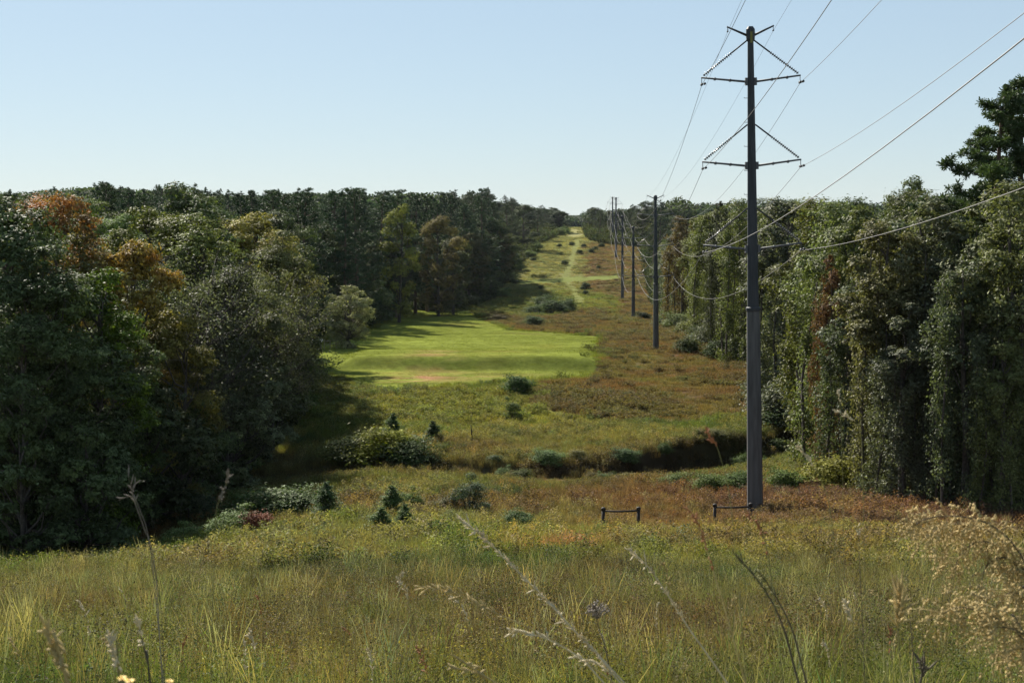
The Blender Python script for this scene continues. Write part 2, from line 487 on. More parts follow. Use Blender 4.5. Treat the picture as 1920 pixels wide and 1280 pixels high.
def clumps_on_lobe(r, c, rad, n_tw, per, tw_r, size, aspect=.6, flat=.75, vbase=.5):
    """Leaves in twig-sized clusters on an uneven ellipsoid lobe."""
    d = r.normal(size=(n_tw, 3)); d[:, 2] += .55; d /= np.linalg.norm(d, axis=1, keepdims=True)
    rr = rad * r.uniform(.55, 1.08, n_tw)[:, None] * np.array([1, 1, flat])
    tw = c + d * rr
    cen = np.repeat(tw, per, 0) + r.normal(size=(n_tw * per, 3)) * tw_r * r.uniform(.2, .85, (n_tw * per, 1)) * np.array([1, 1, .55])
    nrm = np.repeat(d, per, 0) + np.array([0, 0, .8])
    var = np.repeat(np.clip(r.normal(vbase, .16, n_tw), 0, 1), per)
    return leaves(cen, nrm, size, aspect, r, var)

def limb(mb, r, a, b, ra, rb, wob=.08, n=5, sides=6):
    a = Vector(a); b = Vector(b); L_ = (b - a).length
    pts = []; rad = []
    for i in range(n):
        f = i / (n - 1); q = a.lerp(b, f)
        if 0 < i < n - 1: q = q + Vector(r.normal(size=3)) * L_ * wob * .5
        q.z -= math.sin(f * math.pi) * L_ * .05
        pts.append(q); rad.append(ra + (rb - ra) * f)
    mb.tube(pts, rad, sides, False)
    return pts

def broad_variant(seed, H=18., Rc=5., base=.25, nl=34, tw=50, per=26, size=.2, shape='round', mat='leaf', gap=0.0):
    r = rng(seed); mb = MB(); parts = []
    top = H * .9
    lean = Vector((r.normal() * .4, r.normal() * .4, 0))
    tp = [Vector((0, 0, -.6)), Vector((0, 0, .4))] + [lean * f + Vector((0, 0, H * f)) for f in (.2, .4, .6, .78, .92)]
    tr = [.02 * H * 1.35, .02 * H] + [.02 * H * f for f in (.85, .65, .42, .24, .1)]
    mb.tube(tp, tr, 9, False)
    for k in range(nl):
        f = (k + .5) / nl
        z = H * (base + (1 - base) * (f ** .85)) - 1.0
        hz = (z / H - base) / (1 - base)
        env = {'round': math.sqrt(max(.05, 1 - (2 * hz - .95) ** 2 * .85)), 'wide': math.sqrt(max(.05, 1 - max(0, hz) ** 2.2)), 'tall': .55 + .5 * math.sin(hz * math.pi) * .8}[shape]
        an = k * 2.4 + r.uniform(-.5, .5); rr = Rc * env * r.uniform(.45, .95)
        if hz > .85: rr *= .45
        c = np.array([math.cos(an) * rr, math.sin(an) * rr, z + r.normal() * .5])
        lr = Rc * r.uniform(.20, .37)
        if r.uniform() < gap: lr *= .6
        parts.append(clumps_on_lobe(r, c, lr, int(tw * (lr / (Rc * .30)) ** 1.6) + 4, per, lr * .24, size, flat=.62, vbase=.5 + r.normal() * .12))
        st = lean * min(.75, z / H * .7) + Vector((0, 0, max(H * .15, z - rr * .8 - 1)))
        limb(mb, r, st, c, .035 * Rc * .5 + .02, .02)
        for q in range(3):
            e = c + r.normal(size=3) * lr * .7
            limb(mb, r, c, e, .02, .008, n=3, sides=4)
    return mb.mesh("broadleaf_trunk", M['bark']), leafmesh("broadleaf_crown", parts, M[mat])

def pine_variant(seed, H=26., Rc=3.6, base=.5, nb=34, detail=1.0, mat='needle', jit=1.0, per=26):
    r = rng(seed); mb = MB(); parts = []
    bend = Vector((r.normal() * .5, r.normal() * .5, 0))
    fr = [(-.03), .02, .2, .4, .6, .75, .88, .97]
    mb.tube([bend * (f ** 2) + Vector((0, 0, H * f)) for f in fr], [.013 * H * (1.05 - f) ** .8 + .02 for f in fr], 9, False)
    cs = []; vs_ = []
    for k in range(nb):
        f = (k + r.uniform()) / nb
        z = H * (base + (1 - base) * f)
        hz = f
        env = (.55 + .6 * math.sin(min(1, hz * 1.15 + .15) * math.pi)) * (1 if hz < .75 else (1.15 - hz) * 2.4)
        an = k * 2.4 + r.uniform(-.6, .6); L_ = Rc * env * r.uniform(.6, 1.1)
        a = bend * ((z / H) ** 2) + Vector((0, 0, z)); e = a + Vector((math.cos(an) * L_, math.sin(an) * L_, L_ * r.uniform(.05, .55)))
        pts = limb(mb, r, a, e, .045, .015, n=4, sides=5)
        nt_ = int(16 * detail * (L_ / Rc + .35))
        vb = np.clip(r.normal(.5, .16), 0, 1)
        for q in range(nt_):
            g = r.uniform(.35, 1.05); c = np.array(a.lerp(e, g)) + r.normal(size=3) * np.array([.5, .5, .28]) * jit * (.45 + .35 * L_ * .4)
            cs.append(c); vs_.append(np.clip(vb + (c[2] - a.lerp(e, g).z) * .15, 0, 1))
    parts.append(needles(np.array(cs), r, per, .34, .05, np.array(vs_)))
    return mb.mesh("pine_trunk", M['pinebark']), leafmesh("pine_crown", parts, M[mat])

def vine_variant(seed, H=18., Rc=3.3, ncol=8, size=.17, mat='ivy', topl=13):
    """A tree buried in climbing vine: hanging columns of leaves to the ground, lumpy crown above."""
    r = rng(seed); mb = MB(); parts = []
    mb.tube([(0, 0, -.6), (0, 0, H * .3), (r.normal() * .3, r.normal() * .3, H * .65), (r.normal() * .5, r.normal() * .5, H * .93)], [.3, .24, .15, .04], 9, False)
    for k in range(ncol):
        an = 2 * math.pi * k / ncol + r.uniform(-.25, .25); rr = Rc * r.uniform(.35, .85)
        cx, cy = math.cos(an) * rr, math.sin(an) * rr
        ztop = H * r.uniform(.55, .92); zb = r.uniform(-.3, .3) if r.uniform() < .7 else H * r.uniform(.1, .35)
        w0 = r.uniform(.4, .85)
        n = int((ztop - zb) * 24 * w0)
        z = r.uniform(zb, ztop, n)
        z = z[vnoise(z, z * 0 + k * 3.7 + seed, 1.7, 5, 2) > .30]; n = len(z)
        ph = r.uniform(0, 6.3); wid = w0 * np.clip(.75 + .45 * np.sin(z * r.uniform(.7, 1.3) + ph) + .35 * np.sin(z * 2.3 + ph * 2), .15, 2)
        a2 = r.uniform(0, 2 * math.pi, n)
        sway = np.sin(z * .5 + ph) * .5
        tw = np.stack([cx + sway + np.cos(a2) * wid, cy + np.sin(a2) * wid, z], 1)
        per = 16
        cen = np.repeat(tw, per, 0) + r.normal(size=(n * per, 3)) * np.array([.22, .22, .24])
        nrm = np.repeat(np.stack([np.cos(a2), np.sin(a2), np.full(n, .35)], 1), per, 0)
        parts.append(leaves(cen, nrm, size, .8, r, np.repeat(np.clip(r.normal(.5, .17, n), 0, 1), per), droop=.4))
        mb.tube([(cx, cy, -.5), (cx + r.normal() * .2, cy + r.normal() * .2, H * .35), (cx * .8, cy * .8, ztop)], [.11, .08, .03], 6, False)
    for k in range(topl):
        f = k / topl; z = H * (.55 + .4 * f) + r.normal() * .4; an = k * 2.4; rr = Rc * (.85 - .65 * f ** 2) * r.uniform(.5, 1)
        lr = Rc * r.uniform(.22, .4)
        c = np.array([math.cos(an) * rr, math.sin(an) * rr, z])
        parts.append(clumps_on_lobe(r, c, lr, int(44 * lr), 24, lr * .28, size, .75, flat=.9))
        limb(mb, r, (0, 0, z - rr - .5), c, .06, .02)
    return mb.mesh("vine_trunk", M['bark']), leafmesh("vine_crown", parts, M[mat])

def shrub_variant(seed, H=2., Rc=1.1, shape='round', size=.085, n=24, per=26):
    r = rng(seed); mb = MB(); parts = []
    for k in range(n):
        f = (k + .5) / n
        if shape == 'cone': z = H * (.1 + .86 * f); rr = Rc * (1.02 - f) * r.uniform(.4, .95); lr = Rc * .4 * (1.2 - f) * r.uniform(.55, 1.35); z += r.normal() * .06 * H
        else: z = H * (.15 + .7 * f) + r.normal() * .12 * H; rr = Rc * math.sqrt(max(.05, 1 - (1.6 * f - .6) ** 2)) * r.uniform(.3, .9); lr = Rc * r.uniform(.14, .42)
        an = k * 2.4 + r.uniform(-.5, .5); c = np.array([math.cos(an) * rr, math.sin(an) * rr, z])
        parts.append(clumps_on_lobe(r, c, lr, 11, per, lr * .8 * r.uniform(.7, 1.3), size, .45, flat=1.0))
        mb.tube([(0, 0, -.2), tuple(c * .5), tuple(c)], [.04, .02, .006], 5, False)
    return mb.mesh("shrub_stems", M['bark']), leafmesh("shrub_foliage", parts, M['leaf'])

def bare_variant(seed, H=12., Rc=4.):
    """Thin grey crown: dense fine twigs and few leaves."""
    r = rng(seed); mb = MB(); parts = []; cs = []
    mb.tube([(0, 0, -.5), (0, 0, H * .4), (.2, .1, H * .8)], [.2, .14, .05], 8, False)
    for k in range(46):
        z = H * r.uniform(.3, .85); an = r.uniform(0, 6.3); e = Vector((math.cos(an), math.sin(an), r.uniform(.3, 1.2))) * Rc * r.uniform(.5, .9)
        pts = limb(mb, r, (0, 0, z * .85), Vector((0, 0, z)) + e, .05, .012, n=5, sides=5)
        for q in range(16):
            p0 = pts[r.integers(1, 5)]; p1 = p0 + Vector(r.normal(size=3)) * .9 + Vector((0, 0, .35))
            mb.tube([p0, p1], [.014, .006], 3, False); cs.append(p1)
    cs = np.array([tuple(c) for c in cs]); per = 22
    cen = np.repeat(cs, per, 0) + r.normal(size=(len(cs) * per, 3)) * .28
    parts.append(leaves(cen, r.normal(size=cen.shape), .15, .5, r, r.uniform(0, 1, len(cen))))
    return mb.mesh("bare_trunk", M['bark']), leafmesh("bare_crown", parts, M['leaf'])

V = {}
V['b0'] = broad_variant(1); V['b1'] = broad_variant(2, Rc=5.6, shape='wide', nl=36); V['b2'] = broad_variant(3, Rc=4.6, shape='tall', nl=32, base=.12)
V['b3'] = broad_variant(4, Rc=5.2, base=.1, nl=38, gap=.3)
V['bo'] = broad_variant(5, Rc=5.2, nl=36, mat='orange'); V['bg'] = broad_variant(6, Rc=4.6, nl=32, shape='tall', mat='gold', size=.24)
V['lone'] = broad_variant(8, H=10, Rc=3.7, base=.06, nl=58, tw=40, per=20, size=.15)
V['low'] = broad_variant(7, H=9, Rc=4.2, base=.05, nl=22, tw=40, size=.22)
V['pf'] = pine_variant(15, Rc=4.2, base=.14, nb=60); V['pf2'] = pine_variant(16, Rc=3.8, base=.2, nb=54); V['p0'] = pine_variant(11); V['p1'] = pine_variant(12, Rc=4.2, base=.38, nb=40); V['p2'] = pine_variant(13, Rc=3.3, base=.55, nb=28)
V['phero'] = pine_variant(14, H=26, Rc=3.9, base=.36, nb=48, detail=2.0, jit=.75, per=30)
V['v0'] = vine_variant(21); V['v1'] = vine_variant(22, ncol=9, Rc=3.6); V['v2'] = vine_variant(23, ncol=6, Rc=2.6); V['v3'] = vine_variant(24, ncol=8, Rc=3.2, topl=17)
V['bare'] = bare_variant(31)
V['s0'] = shrub_variant(41); V['s1'] = shrub_variant(42, H=1.7, Rc=1.3, size=.13); V['cone'] = shrub_variant(43, H=2.2, Rc=.85, shape='cone', n=34)
VH = {'b0': 18, 'b1': 18, 'b2': 18, 'b3': 18, 'bo': 18, 'bg': 18, 'low': 9, 'lone': 10, 'p0': 26, 'pf': 26, 'pf2': 26, 'p1': 26, 'p2': 26, 'phero': 26, 'v0': 18, 'v1': 18, 'v2': 18, 'v3': 18, 'bare': 12, 's0': 2, 's1': 1.7, 'cone': 2.2}

rr_ = random.Random(7)
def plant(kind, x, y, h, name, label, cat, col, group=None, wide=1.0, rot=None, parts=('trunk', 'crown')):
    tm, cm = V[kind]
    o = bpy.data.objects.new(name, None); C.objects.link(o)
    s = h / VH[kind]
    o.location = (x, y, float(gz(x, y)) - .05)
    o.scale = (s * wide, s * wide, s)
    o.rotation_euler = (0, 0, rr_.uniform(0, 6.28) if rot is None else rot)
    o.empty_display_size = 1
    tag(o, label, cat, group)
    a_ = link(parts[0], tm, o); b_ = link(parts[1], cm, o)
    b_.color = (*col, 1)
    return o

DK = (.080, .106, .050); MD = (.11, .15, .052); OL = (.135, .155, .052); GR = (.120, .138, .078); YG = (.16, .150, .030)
GO = (.26, .165, .030); BR = (.085, .125, .022); PN = (.040, .066, .038); PB = (.044, .068, .044); IV = (.086, .104, .060); IVG = (.110, .120, .080); IVY = (.118, .136, .054)

def vary(c, k=.16):
    f = 1 + rr_.uniform(-k, k); g_ = 1 + rr_.uniform(-k * .5, k * .5)
    return (c[0] * f * g_, c[1] * f, c[2] * f / g_)

# ---------------------------------------------------------------- left wood: the trees one can tell apart
taken = []
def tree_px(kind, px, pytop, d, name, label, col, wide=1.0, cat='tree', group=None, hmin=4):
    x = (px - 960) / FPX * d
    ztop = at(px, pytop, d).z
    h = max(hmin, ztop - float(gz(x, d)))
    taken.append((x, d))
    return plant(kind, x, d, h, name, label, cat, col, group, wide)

tree_px('b3', 12, 365, 84, "broadleaf_tree", "tall dark green tree in front of the red-topped maple", DK)
tree_px('bo', 105, 352, 100, "maple_tree", "tall maple with orange-red crown top over yellow-green lower leaves", (.12, .115, .04), .8)
tree_px('b1', 60, 470, 80, "broadleaf_tree", "dark green tree in front of and below the orange-red maple", DK)
tree_px('bg', 242, 438, 98, "broadleaf_tree", "golden yellow tree with rusty leaf tips amid dark green trees", (.23, .19, .05), .78)
tree_px('b0', 285, 372, 128, "broadleaf_tree", "rounded olive-green tree just behind the golden yellow one", (.105, .115, .032))
tree_px('b2', 372, 412, 122, "broadleaf_tree", "yellowish olive tree to the right of the golden yellow tree", OL, 1.1)
tree_px('b0', 478, 385, 150, "broadleaf_tree", "broad tree with yellowing dome-shaped top below the pine skyline", (.21, .185, .05), 1.1)
tree_px('b1', 522, 438, 134, "broadleaf_tree", "large grey-olive tree in front of the dark pines, at the wood's outer corner", (.125, .135, .065), .78)
tree_px('b2', 170, 515, 84, "broadleaf_tree", "green tree with bright lit shoots in front of the golden yellow tree", BR)
tree_px('bare', 345, 520, 104, "thinning_tree", "grey thinning tree with bare twigs showing among leafy neighbours", (.105, .115, .080), 1.15)
tree_px('b3', 425, 500, 110, "broadleaf_tree", "grey-green tree right of the thinning grey tree", (.08, .088, .045), .9)
tree_px('b2', 330, 600, 96, "broadleaf_tree", "smaller mixed yellow and green tree beneath the thinning grey tree", (.12, .11, .035), .9)
tree_px('bare', 505, 550, 122, "thinning_tree", "grey-brown spreading tree with fine twigs beneath the large grey-olive tree", (.115, .120, .075), 1.25)
tree_px('low', 540, 550, 165, "broadleaf_tree", "leafy tree at the meadow's corner, left of the lone pale tree", (.07, .085, .035), .7)
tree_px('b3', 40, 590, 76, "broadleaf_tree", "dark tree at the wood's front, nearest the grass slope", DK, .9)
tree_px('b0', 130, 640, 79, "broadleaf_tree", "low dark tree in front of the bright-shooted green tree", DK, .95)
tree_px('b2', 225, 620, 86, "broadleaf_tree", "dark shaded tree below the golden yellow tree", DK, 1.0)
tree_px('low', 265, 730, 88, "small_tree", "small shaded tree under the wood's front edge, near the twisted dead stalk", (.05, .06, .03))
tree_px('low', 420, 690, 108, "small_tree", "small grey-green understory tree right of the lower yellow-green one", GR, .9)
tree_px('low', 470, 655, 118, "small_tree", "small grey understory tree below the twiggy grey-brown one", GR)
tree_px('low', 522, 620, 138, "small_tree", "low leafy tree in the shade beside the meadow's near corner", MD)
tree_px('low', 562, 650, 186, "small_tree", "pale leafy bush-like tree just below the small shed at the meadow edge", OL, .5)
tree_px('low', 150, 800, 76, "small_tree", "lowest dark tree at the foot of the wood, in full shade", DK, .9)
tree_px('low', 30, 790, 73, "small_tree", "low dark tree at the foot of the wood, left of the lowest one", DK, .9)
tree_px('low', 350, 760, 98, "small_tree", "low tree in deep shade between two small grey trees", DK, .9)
tree_px('b2', 545, 468, 160, "broadleaf_tree", "tall narrow grey-green tree at the wood's tip, left of the small shed", (.09, .11, .055), .7)
# lone tree in the meadow
LT = ground_hit(652, 652)
ltree = plant('lone', LT.x, LT.y, at(652, 540, LT.y).z - LT.z, "lone_tree", "pale yellow-green tree standing alone on the meadow edge, casting a shadow", 'tree', (.25, .255, .145), None, 1.08)
taken.append((LT.x, LT.y))

def skyline(px):
    return float(np.interp(px, [-400, 0, 80, 150, 200, 260, 350, 440, 600, 720, 850, 925, 955, 1000, 1055, 1056, 1094, 1096, 1130, 1190, 1215, 1290, 1300, 1360, 1420, 1520, 1600, 1640, 1720, 1800, 1900, 2400],
                           [352, 358, 352, 345, 344, 350, 350, 362, 357, 358, 352, 352, 372, 384, 392, 400, 400, 392, 386, 386, 366, 362, 376, 372, 366, 372, 376, 374, 362, 354, 345, 335]))

def fits(x, y, dmin):
    return all((x - a_) ** 2 + (y - b_) ** 2 > dmin * dmin for a_, b_ in taken)

def fill(n, region, kindf, dmin, name, seed):
    q = random.Random(seed); k = 0; tries = 0
    while k < n and tries < n * 60:
        tries += 1
        x, y = region(q)
        if not fits(x, y, dmin(y)): continue
        px = 960 + FPX * x / y
        if px < -160 or px > 2080: continue
        if y < 240 and 575 < px < 900: continue
        kind, nat, col, wide, label, nm, grp = kindf(q, x, y, px)
        g0 = float(gz(x, y))
        top = at(px, skyline(px) + q.uniform(-5, 20) * min(1, 150 / y + .3), y).z
        h = min(nat, top - g0)
        if h < 7: continue
        taken.append((x, y)); k += 1
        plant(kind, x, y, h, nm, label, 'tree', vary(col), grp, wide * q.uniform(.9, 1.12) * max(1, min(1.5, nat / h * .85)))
    return k

# left wood, broadleaf belt behind the named trees
def kf_left(q, x, y, px):
    k = q.choice(['b0', 'b1', 'b2', 'b3'])
    lt = q.random()
    if y < 130: return k, q.uniform(15, 20), DK, 1, "dark green broadleaf tree deep within the near-side wood", "broadleaf_tree", "broadleaf trees deep in the wood"
    if lt < .3: return k, q.uniform(17, 22), MD, 1, "mid-green broadleaf tree in the wood behind the front row", "broadleaf_tree", "mid-green trees in the wood"
    return k, q.uniform(17, 23), DK, 1, "dark green broadleaf tree in the wood behind the front row", "broadleaf_tree", "dark trees in the wood"
n_a = fill(34, lambda q: (lambda y: (float(edge_left(y)) - 4 - q.random() * (12 + .12 * y), y))(q.uniform(80, 205)), kf_left, lambda y: 5.2, "", 101)

# pines: front row along the meadow then rows behind
def kf_pine(q, x, y, px):
    e = float(edge_left(y)) - x
    r_ = q.random()
    k = q.choice(['p0', 'p1', 'p1', 'p2'])
    if e < 14 and r_ < .13 and y > 300: return q.choice(['b0', 'b2']), q.uniform(20, 25), (.095, .085, .04), 1, "rusty-brown turning broadleaf tree among the dark pines", "broadleaf_tree", "turning trees among the pines"
    if e < 14 and r_ < .33 and y > 260: return q.choice(['b0', 'b2', 'b3']), q.uniform(19, 25), (.055, .07, .032), 1, "grey-green broadleaf tree among the pines at the wood's edge", "broadleaf_tree", "broadleaf trees among the pines"
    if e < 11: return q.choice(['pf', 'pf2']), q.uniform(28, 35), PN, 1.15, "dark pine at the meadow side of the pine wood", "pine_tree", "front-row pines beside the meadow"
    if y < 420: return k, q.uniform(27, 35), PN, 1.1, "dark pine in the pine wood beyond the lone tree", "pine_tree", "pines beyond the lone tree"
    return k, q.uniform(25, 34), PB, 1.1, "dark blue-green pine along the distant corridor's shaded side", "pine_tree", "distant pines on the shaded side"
tree_px('b2', 748, 388, 335, "broadleaf_tree", "slender yellow-green tree standing out from the pine wood's face", (.19, .20, .055), .75)
tree_px('b3', 822, 405, 372, "broadleaf_tree", "rust-tinged tree at the pine wood's face, right of the slender yellow-green one", (.17, .14, .06), .85)
tree_px('b3', 850, 440, 380, "broadleaf_tree", "grey-green tree in front of the rust-tinged tree", (.085, .095, .05), .9)
n_b = fill(48, lambda q: (lambda y: (float(edge_left(y)) - 2 - q.random() * 7, y))(q.uniform(235, 560)), kf_pine, lambda y: 4.6, "", 102)
n_c = fill(90, lambda q: (lambda y: (float(edge_left(y)) - 8 - q.random() * (.22 * y), y))(q.uniform(215, 560)), kf_pine, lambda y: 7.2, "", 103)
def kf_far(q, x, y, px):
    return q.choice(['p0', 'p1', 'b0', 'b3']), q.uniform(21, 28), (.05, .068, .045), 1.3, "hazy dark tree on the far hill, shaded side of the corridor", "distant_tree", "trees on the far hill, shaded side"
n_d = fill(30, lambda q: (lambda y: (float(edge_left(y)) - 1 - q.random() * 40, y))(q.uniform(560, 1020)), kf_far, lambda y: 9, "", 104)

def kf_und(q, x, y, px):
    return 'low', q.uniform(6, 10), DK, 1.0, "low shaded understory tree at the foot of the pine wood", "understory_tree", "understory trees along the pine wood"
n_u = fill(50, lambda q: (lambda y: (float(edge_left(y)) - .5 - q.random() * 9, y))(q.uniform(232, 600)), kf_und, lambda y: 1.7, "", 108)
# right wood
tree_px('v1', 1912, 345, 80, "vine_draped_tree", "tallest vine-draped tree, yellow-green top, beside the big pine", (.115, .126, .058), 1.0)
tree_px('v0', 1760, 360, 88, "vine_draped_tree", "broad grey-green vine-covered tree left of the big pine", IVG, 1.1)
tree_px('v3', 1660, 400, 88, "vine_draped_tree", "vine-covered tree with orange-brown tinge at its top", (.125, .12, .058), 1.0)
tree_px('v2', 1600, 500, 96, "vine_draped_tree", "shorter vine-covered tree below the reddish creeper", IV, 1.1)
tree_px('v2', 1560, 470, 101, "vine_draped_tree", "vine-covered tree carrying a streak of red creeper leaves near its top", (.13, .07, .04), .55)
tree_px('v1', 1545, 375, 118, "vine_draped_tree", "olive vine-covered tree behind the red-streaked one", (.10, .105, .035), 1.1)
tree_px('v3', 1475, 362, 138, "vine_draped_tree", "grey-green vine-covered tree just right of the near pole", IVG, 1.1)
tree_px('v0', 1820, 470, 80, "vine_draped_tree", "shorter vine-draped tree under the big pine", IV, .95)
tree_px('v2', 1700, 560, 84, "vine_draped_tree", "short curtain-like vine-covered tree at the wood's front", IVG, 1.2)
tree_px('v2', 1890, 610, 77, "vine_draped_tree", "short yellow-green vine-covered tree in front of the tallest vine-draped one", IVY, 1.1)
tree_px('b2', 1692, 345, 112, "broadleaf_tree", "airy thin-crowned tree rising above the vine-covered trees", (.09, .11, .055), .6)
tree_px('phero', 1853, 178, 92, "pine_tree", "big pine with clumped dark crown rising over the vine-covered wood, left of its twin", (.060, .088, .042), 1.15)
tree_px('phero', 1912, 160, 95, "pine_tree", "big pine with forked dark crown, right of its twin over the wood", (.060, .088, .042), 1.25)
tree_px('v2', 1350, 372, 215, "vine_draped_tree", "very dark vine column tree left of the near pole", (.045, .05, .03), .7)
tree_px('v1', 1395, 375, 200, "vine_draped_tree", "yellow-green vine-covered tree directly behind the near pole's left side", IVY, 1.0)
tree_px('v0', 1280, 400, 300, "vine_draped_tree", "rust-tinted vine-covered tree right of the second pole", (.13, .095, .042), 1.0)
def kf_right(q, x, y, px):
    e = x - float(edge_right(y))
    if e < 9:
        if q.random() < .33: return q.choice(['v0', 'v1', 'v3']), q.uniform(17, 24), IVY, 1.1, "yellow-green vine-covered tree in the sunlit wood wall", "vine_draped_tree", "yellow-green trees of the wood wall"
        return q.choice(['v0', 'v1', 'v2', 'v3']), q.uniform(17, 24), IV if q.random() < .6 else IVG, 1.1, "grey-green vine-covered tree in the sunlit wood wall", "vine_draped_tree", "grey-green trees of the wood wall"
    if q.random() < .3: return q.choice(['p0', 'p1']), q.uniform(20, 26), PN, 1.1, "dark pine behind the vine-covered wood wall", "pine_tree", "pines behind the wood wall"
    return q.choice(['b0', 'b1', 'b3']), q.uniform(18, 23), q.choice([MD, OL, DK]), 1.05, "green broadleaf tree behind the vine-covered wood wall", "broadleaf_tree", "broadleaf trees behind the wood wall"
n_e = fill(76, lambda q: (lambda y: (float(edge_right(y)) + 1.0 + q.random() * 6, y))(q.uniform(84, 470)), kf_right, lambda y: 3.1 + y * .006, "", 105)
n_f = fill(40, lambda q: (lambda y: (float(edge_right(y)) + 7 + q.random() * (14 + .1 * y), y))(q.uniform(88, 470)), kf_right, lambda y: 6.5, "", 106)
def kf_rfar(q, x, y, px):
    if y < 620: return q.choice(['p0', 'p1', 'b0']), q.uniform(20, 26), PB, 1.1, "dark tree behind the second pole, beyond the wood wall", "distant_tree", "trees beyond the wood wall"
    return q.choice(['b0', 'b3', 'p1']), q.uniform(16, 21), (.055, .072, .036), 1.25, "dark green tree in the far woodland behind the distant poles", "distant_tree", "trees behind the distant poles"
n_g = fill(30, lambda q: (lambda y: (float(edge_right(y)) + 2 + q.random() * 45, y))(q.uniform(480, 960)), kf_rfar, lambda y: 9, "", 107)
print("trees", n_a, n_b, n_c, n_d, n_e, n_f, n_g, len(taken))

# ---------------------------------------------------------------- scatter (stuff) by geometry nodes
def tuft_mesh(name, seed, nb, rad, h, wdt, lean=.35, seg=3, heads=0.0):
    r = rng(seed)
    a0 = r.uniform(0, 6.28, nb); rr = rad * np.sqrt(r.uniform(0, 1, nb))
    bx, by = np.cos(a0) * rr, np.sin(a0) * rr
    hh = h * r.uniform(.45, 1.1, nb); la = r.uniform(0, 6.28, nb); ln = lean * r.uniform(.2, 1.3, nb) * hh
    wa = la + r.uniform(-1.6, 1.6, nb); Vv = []; Ff = []; Aa = []
    wx, wy = np.cos(wa), np.sin(wa); vv = np.clip(r.normal(.5, .24, nb), 0, 1)
    for i in range(seg + 1):
        f = i / seg; w_ = wdt * (1 - f * .85) * .5
        if heads and i >= seg - 1: w_ = w_ * heads
        cx = bx + np.cos(la) * ln * f * f; cy = by + np.sin(la) * ln * f * f; cz = hh * (f - .12 * f * f) - .05
        Vv.append(np.stack([np.stack([cx - wx * w_, cy - wy * w_, cz], 1), np.stack([cx + wx * w_, cy + wy * w_, cz], 1)], 1))
        Aa.append(np.stack([vv * (.6 + .5 * f)] * 2, 1))
    Vv = np.stack(Vv, 1).reshape(nb, -1, 3); Aa = np.stack(Aa, 1).reshape(nb, -1)
    k = Vv.shape[1]
    fl = np.array([[2 * i, 2 * i + 1, 2 * i + 3, 2 * i + 2] for i in range(seg)])
    Ff = (np.arange(nb)[:, None, None] * k + fl[None]).reshape(-1, 4)
    me = mesh_np(name, Vv.reshape(-1, 3), Ff); attr(me, 'v', 'FLOAT', Aa.ravel()); me.materials.append(M['tuft'])
    return me

def weed_mesh(name, seed, n=9, h=1.0, rad=.35, leafs=26, size=.07):
    r = rng(seed); cen = []
    for k in range(n):
        a0 = r.uniform(0, 6.28); b0 = np.array([math.cos(a0), math.sin(a0), 0]) * rad * r.uniform(.1, 1)
        tip = b0 * 1.5 + np.array([r.normal() * .12, r.normal() * .12, h * r.uniform(.6, 1.1)])
        f = r.uniform(.15, 1, leafs)[:, None]
        cen.append(b0 * (1 - f) + tip * f + r.normal(size=(leafs, 3)) * .07 * (h / .9))
    cen = np.concatenate(cen); nrm = r.normal(size=cen.shape) * .6 + np.array([0, 0, .7])
    v_, f_, a_ = leaves(cen, nrm, size, .45, r, r.uniform(.2, .8, len(cen)))
    me = mesh_np(name, v_, f_); attr(me, 'v', 'FLOAT', a_); me.materials.append(M['tuft'])
    return me

def scatter(name, pts, srcs, scl, tint, kind_idx, label, seed=0):
    n = len(pts); r = rng(seed)
    me = bpy.data.meshes.new(name); me.vertices.add(n); me.vertices.foreach_set("co", np.asarray(pts, np.float32).ravel())
    attr(me, 'scl', 'FLOAT_VECTOR', scl)
    rot = np.zeros((n, 3)); rot[:, 2] = r.uniform(0, 6.28, n); rot[:, 0] = r.normal(0, .06, n)
    attr(me, 'rot', 'FLOAT_VECTOR', rot); attr(me, 'tint', 'FLOAT_COLOR', col4(tint)); attr(me, 'pick', 'INT', kind_idx)
    col = bpy.data.collections.new(name + "_sources")
    for i, sm in enumerate(srcs):
        ob = bpy.data.objects.new("%s_%02d" % (name, i), sm); col.objects.link(ob)
    o = link(name, me)
    ng = bpy.data.node_groups.new(name, 'GeometryNodeTree')
    ng.interface.new_socket(name="Geometry", in_out='INPUT', socket_type='NodeSocketGeometry')
    ng.interface.new_socket(name="Geometry", in_out='OUTPUT', socket_type='NodeSocketGeometry')
    gi = ng.nodes.new("NodeGroupInput"); go = ng.nodes.new("NodeGroupOutput")
    ci = ng.nodes.new("GeometryNodeCollectionInfo"); ci.inputs["Collection"].default_value = col
    ci.inputs["Separate Children"].default_value = True; ci.inputs["Reset Children"].default_value = True
    ip = ng.nodes.new("GeometryNodeInstanceOnPoints"); ip.inputs["Pick Instance"].default_value = True
    def na(nm, dt):
        q = ng.nodes.new("GeometryNodeInputNamedAttribute"); q.data_type = dt; q.inputs["Name"].default_value = nm
        return [s_ for s_ in q.outputs if s_.enabled and s_.name == 'Attribute'][0]
    l = ng.links.new
    l(gi.outputs[0], ip.inputs["Points"]); l(ci.outputs[0], ip.inputs["Instance"])
    l(na('pick', 'INT'), ip.inputs["Instance Index"]); l(na('scl', 'FLOAT_VECTOR'), ip.inputs["Scale"])
    er = ng.nodes.new("FunctionNodeEulerToRotation"); l(na('rot', 'FLOAT_VECTOR'), er.inputs[0]); l(er.outputs[0], ip.inputs["Rotation"])
    l(ip.outputs[0], go.inputs[0])
    md = o.modifiers.new("scatter", 'NODES'); md.node_group = ng
    tag(o, label, None, None, 'stuff')
    return o

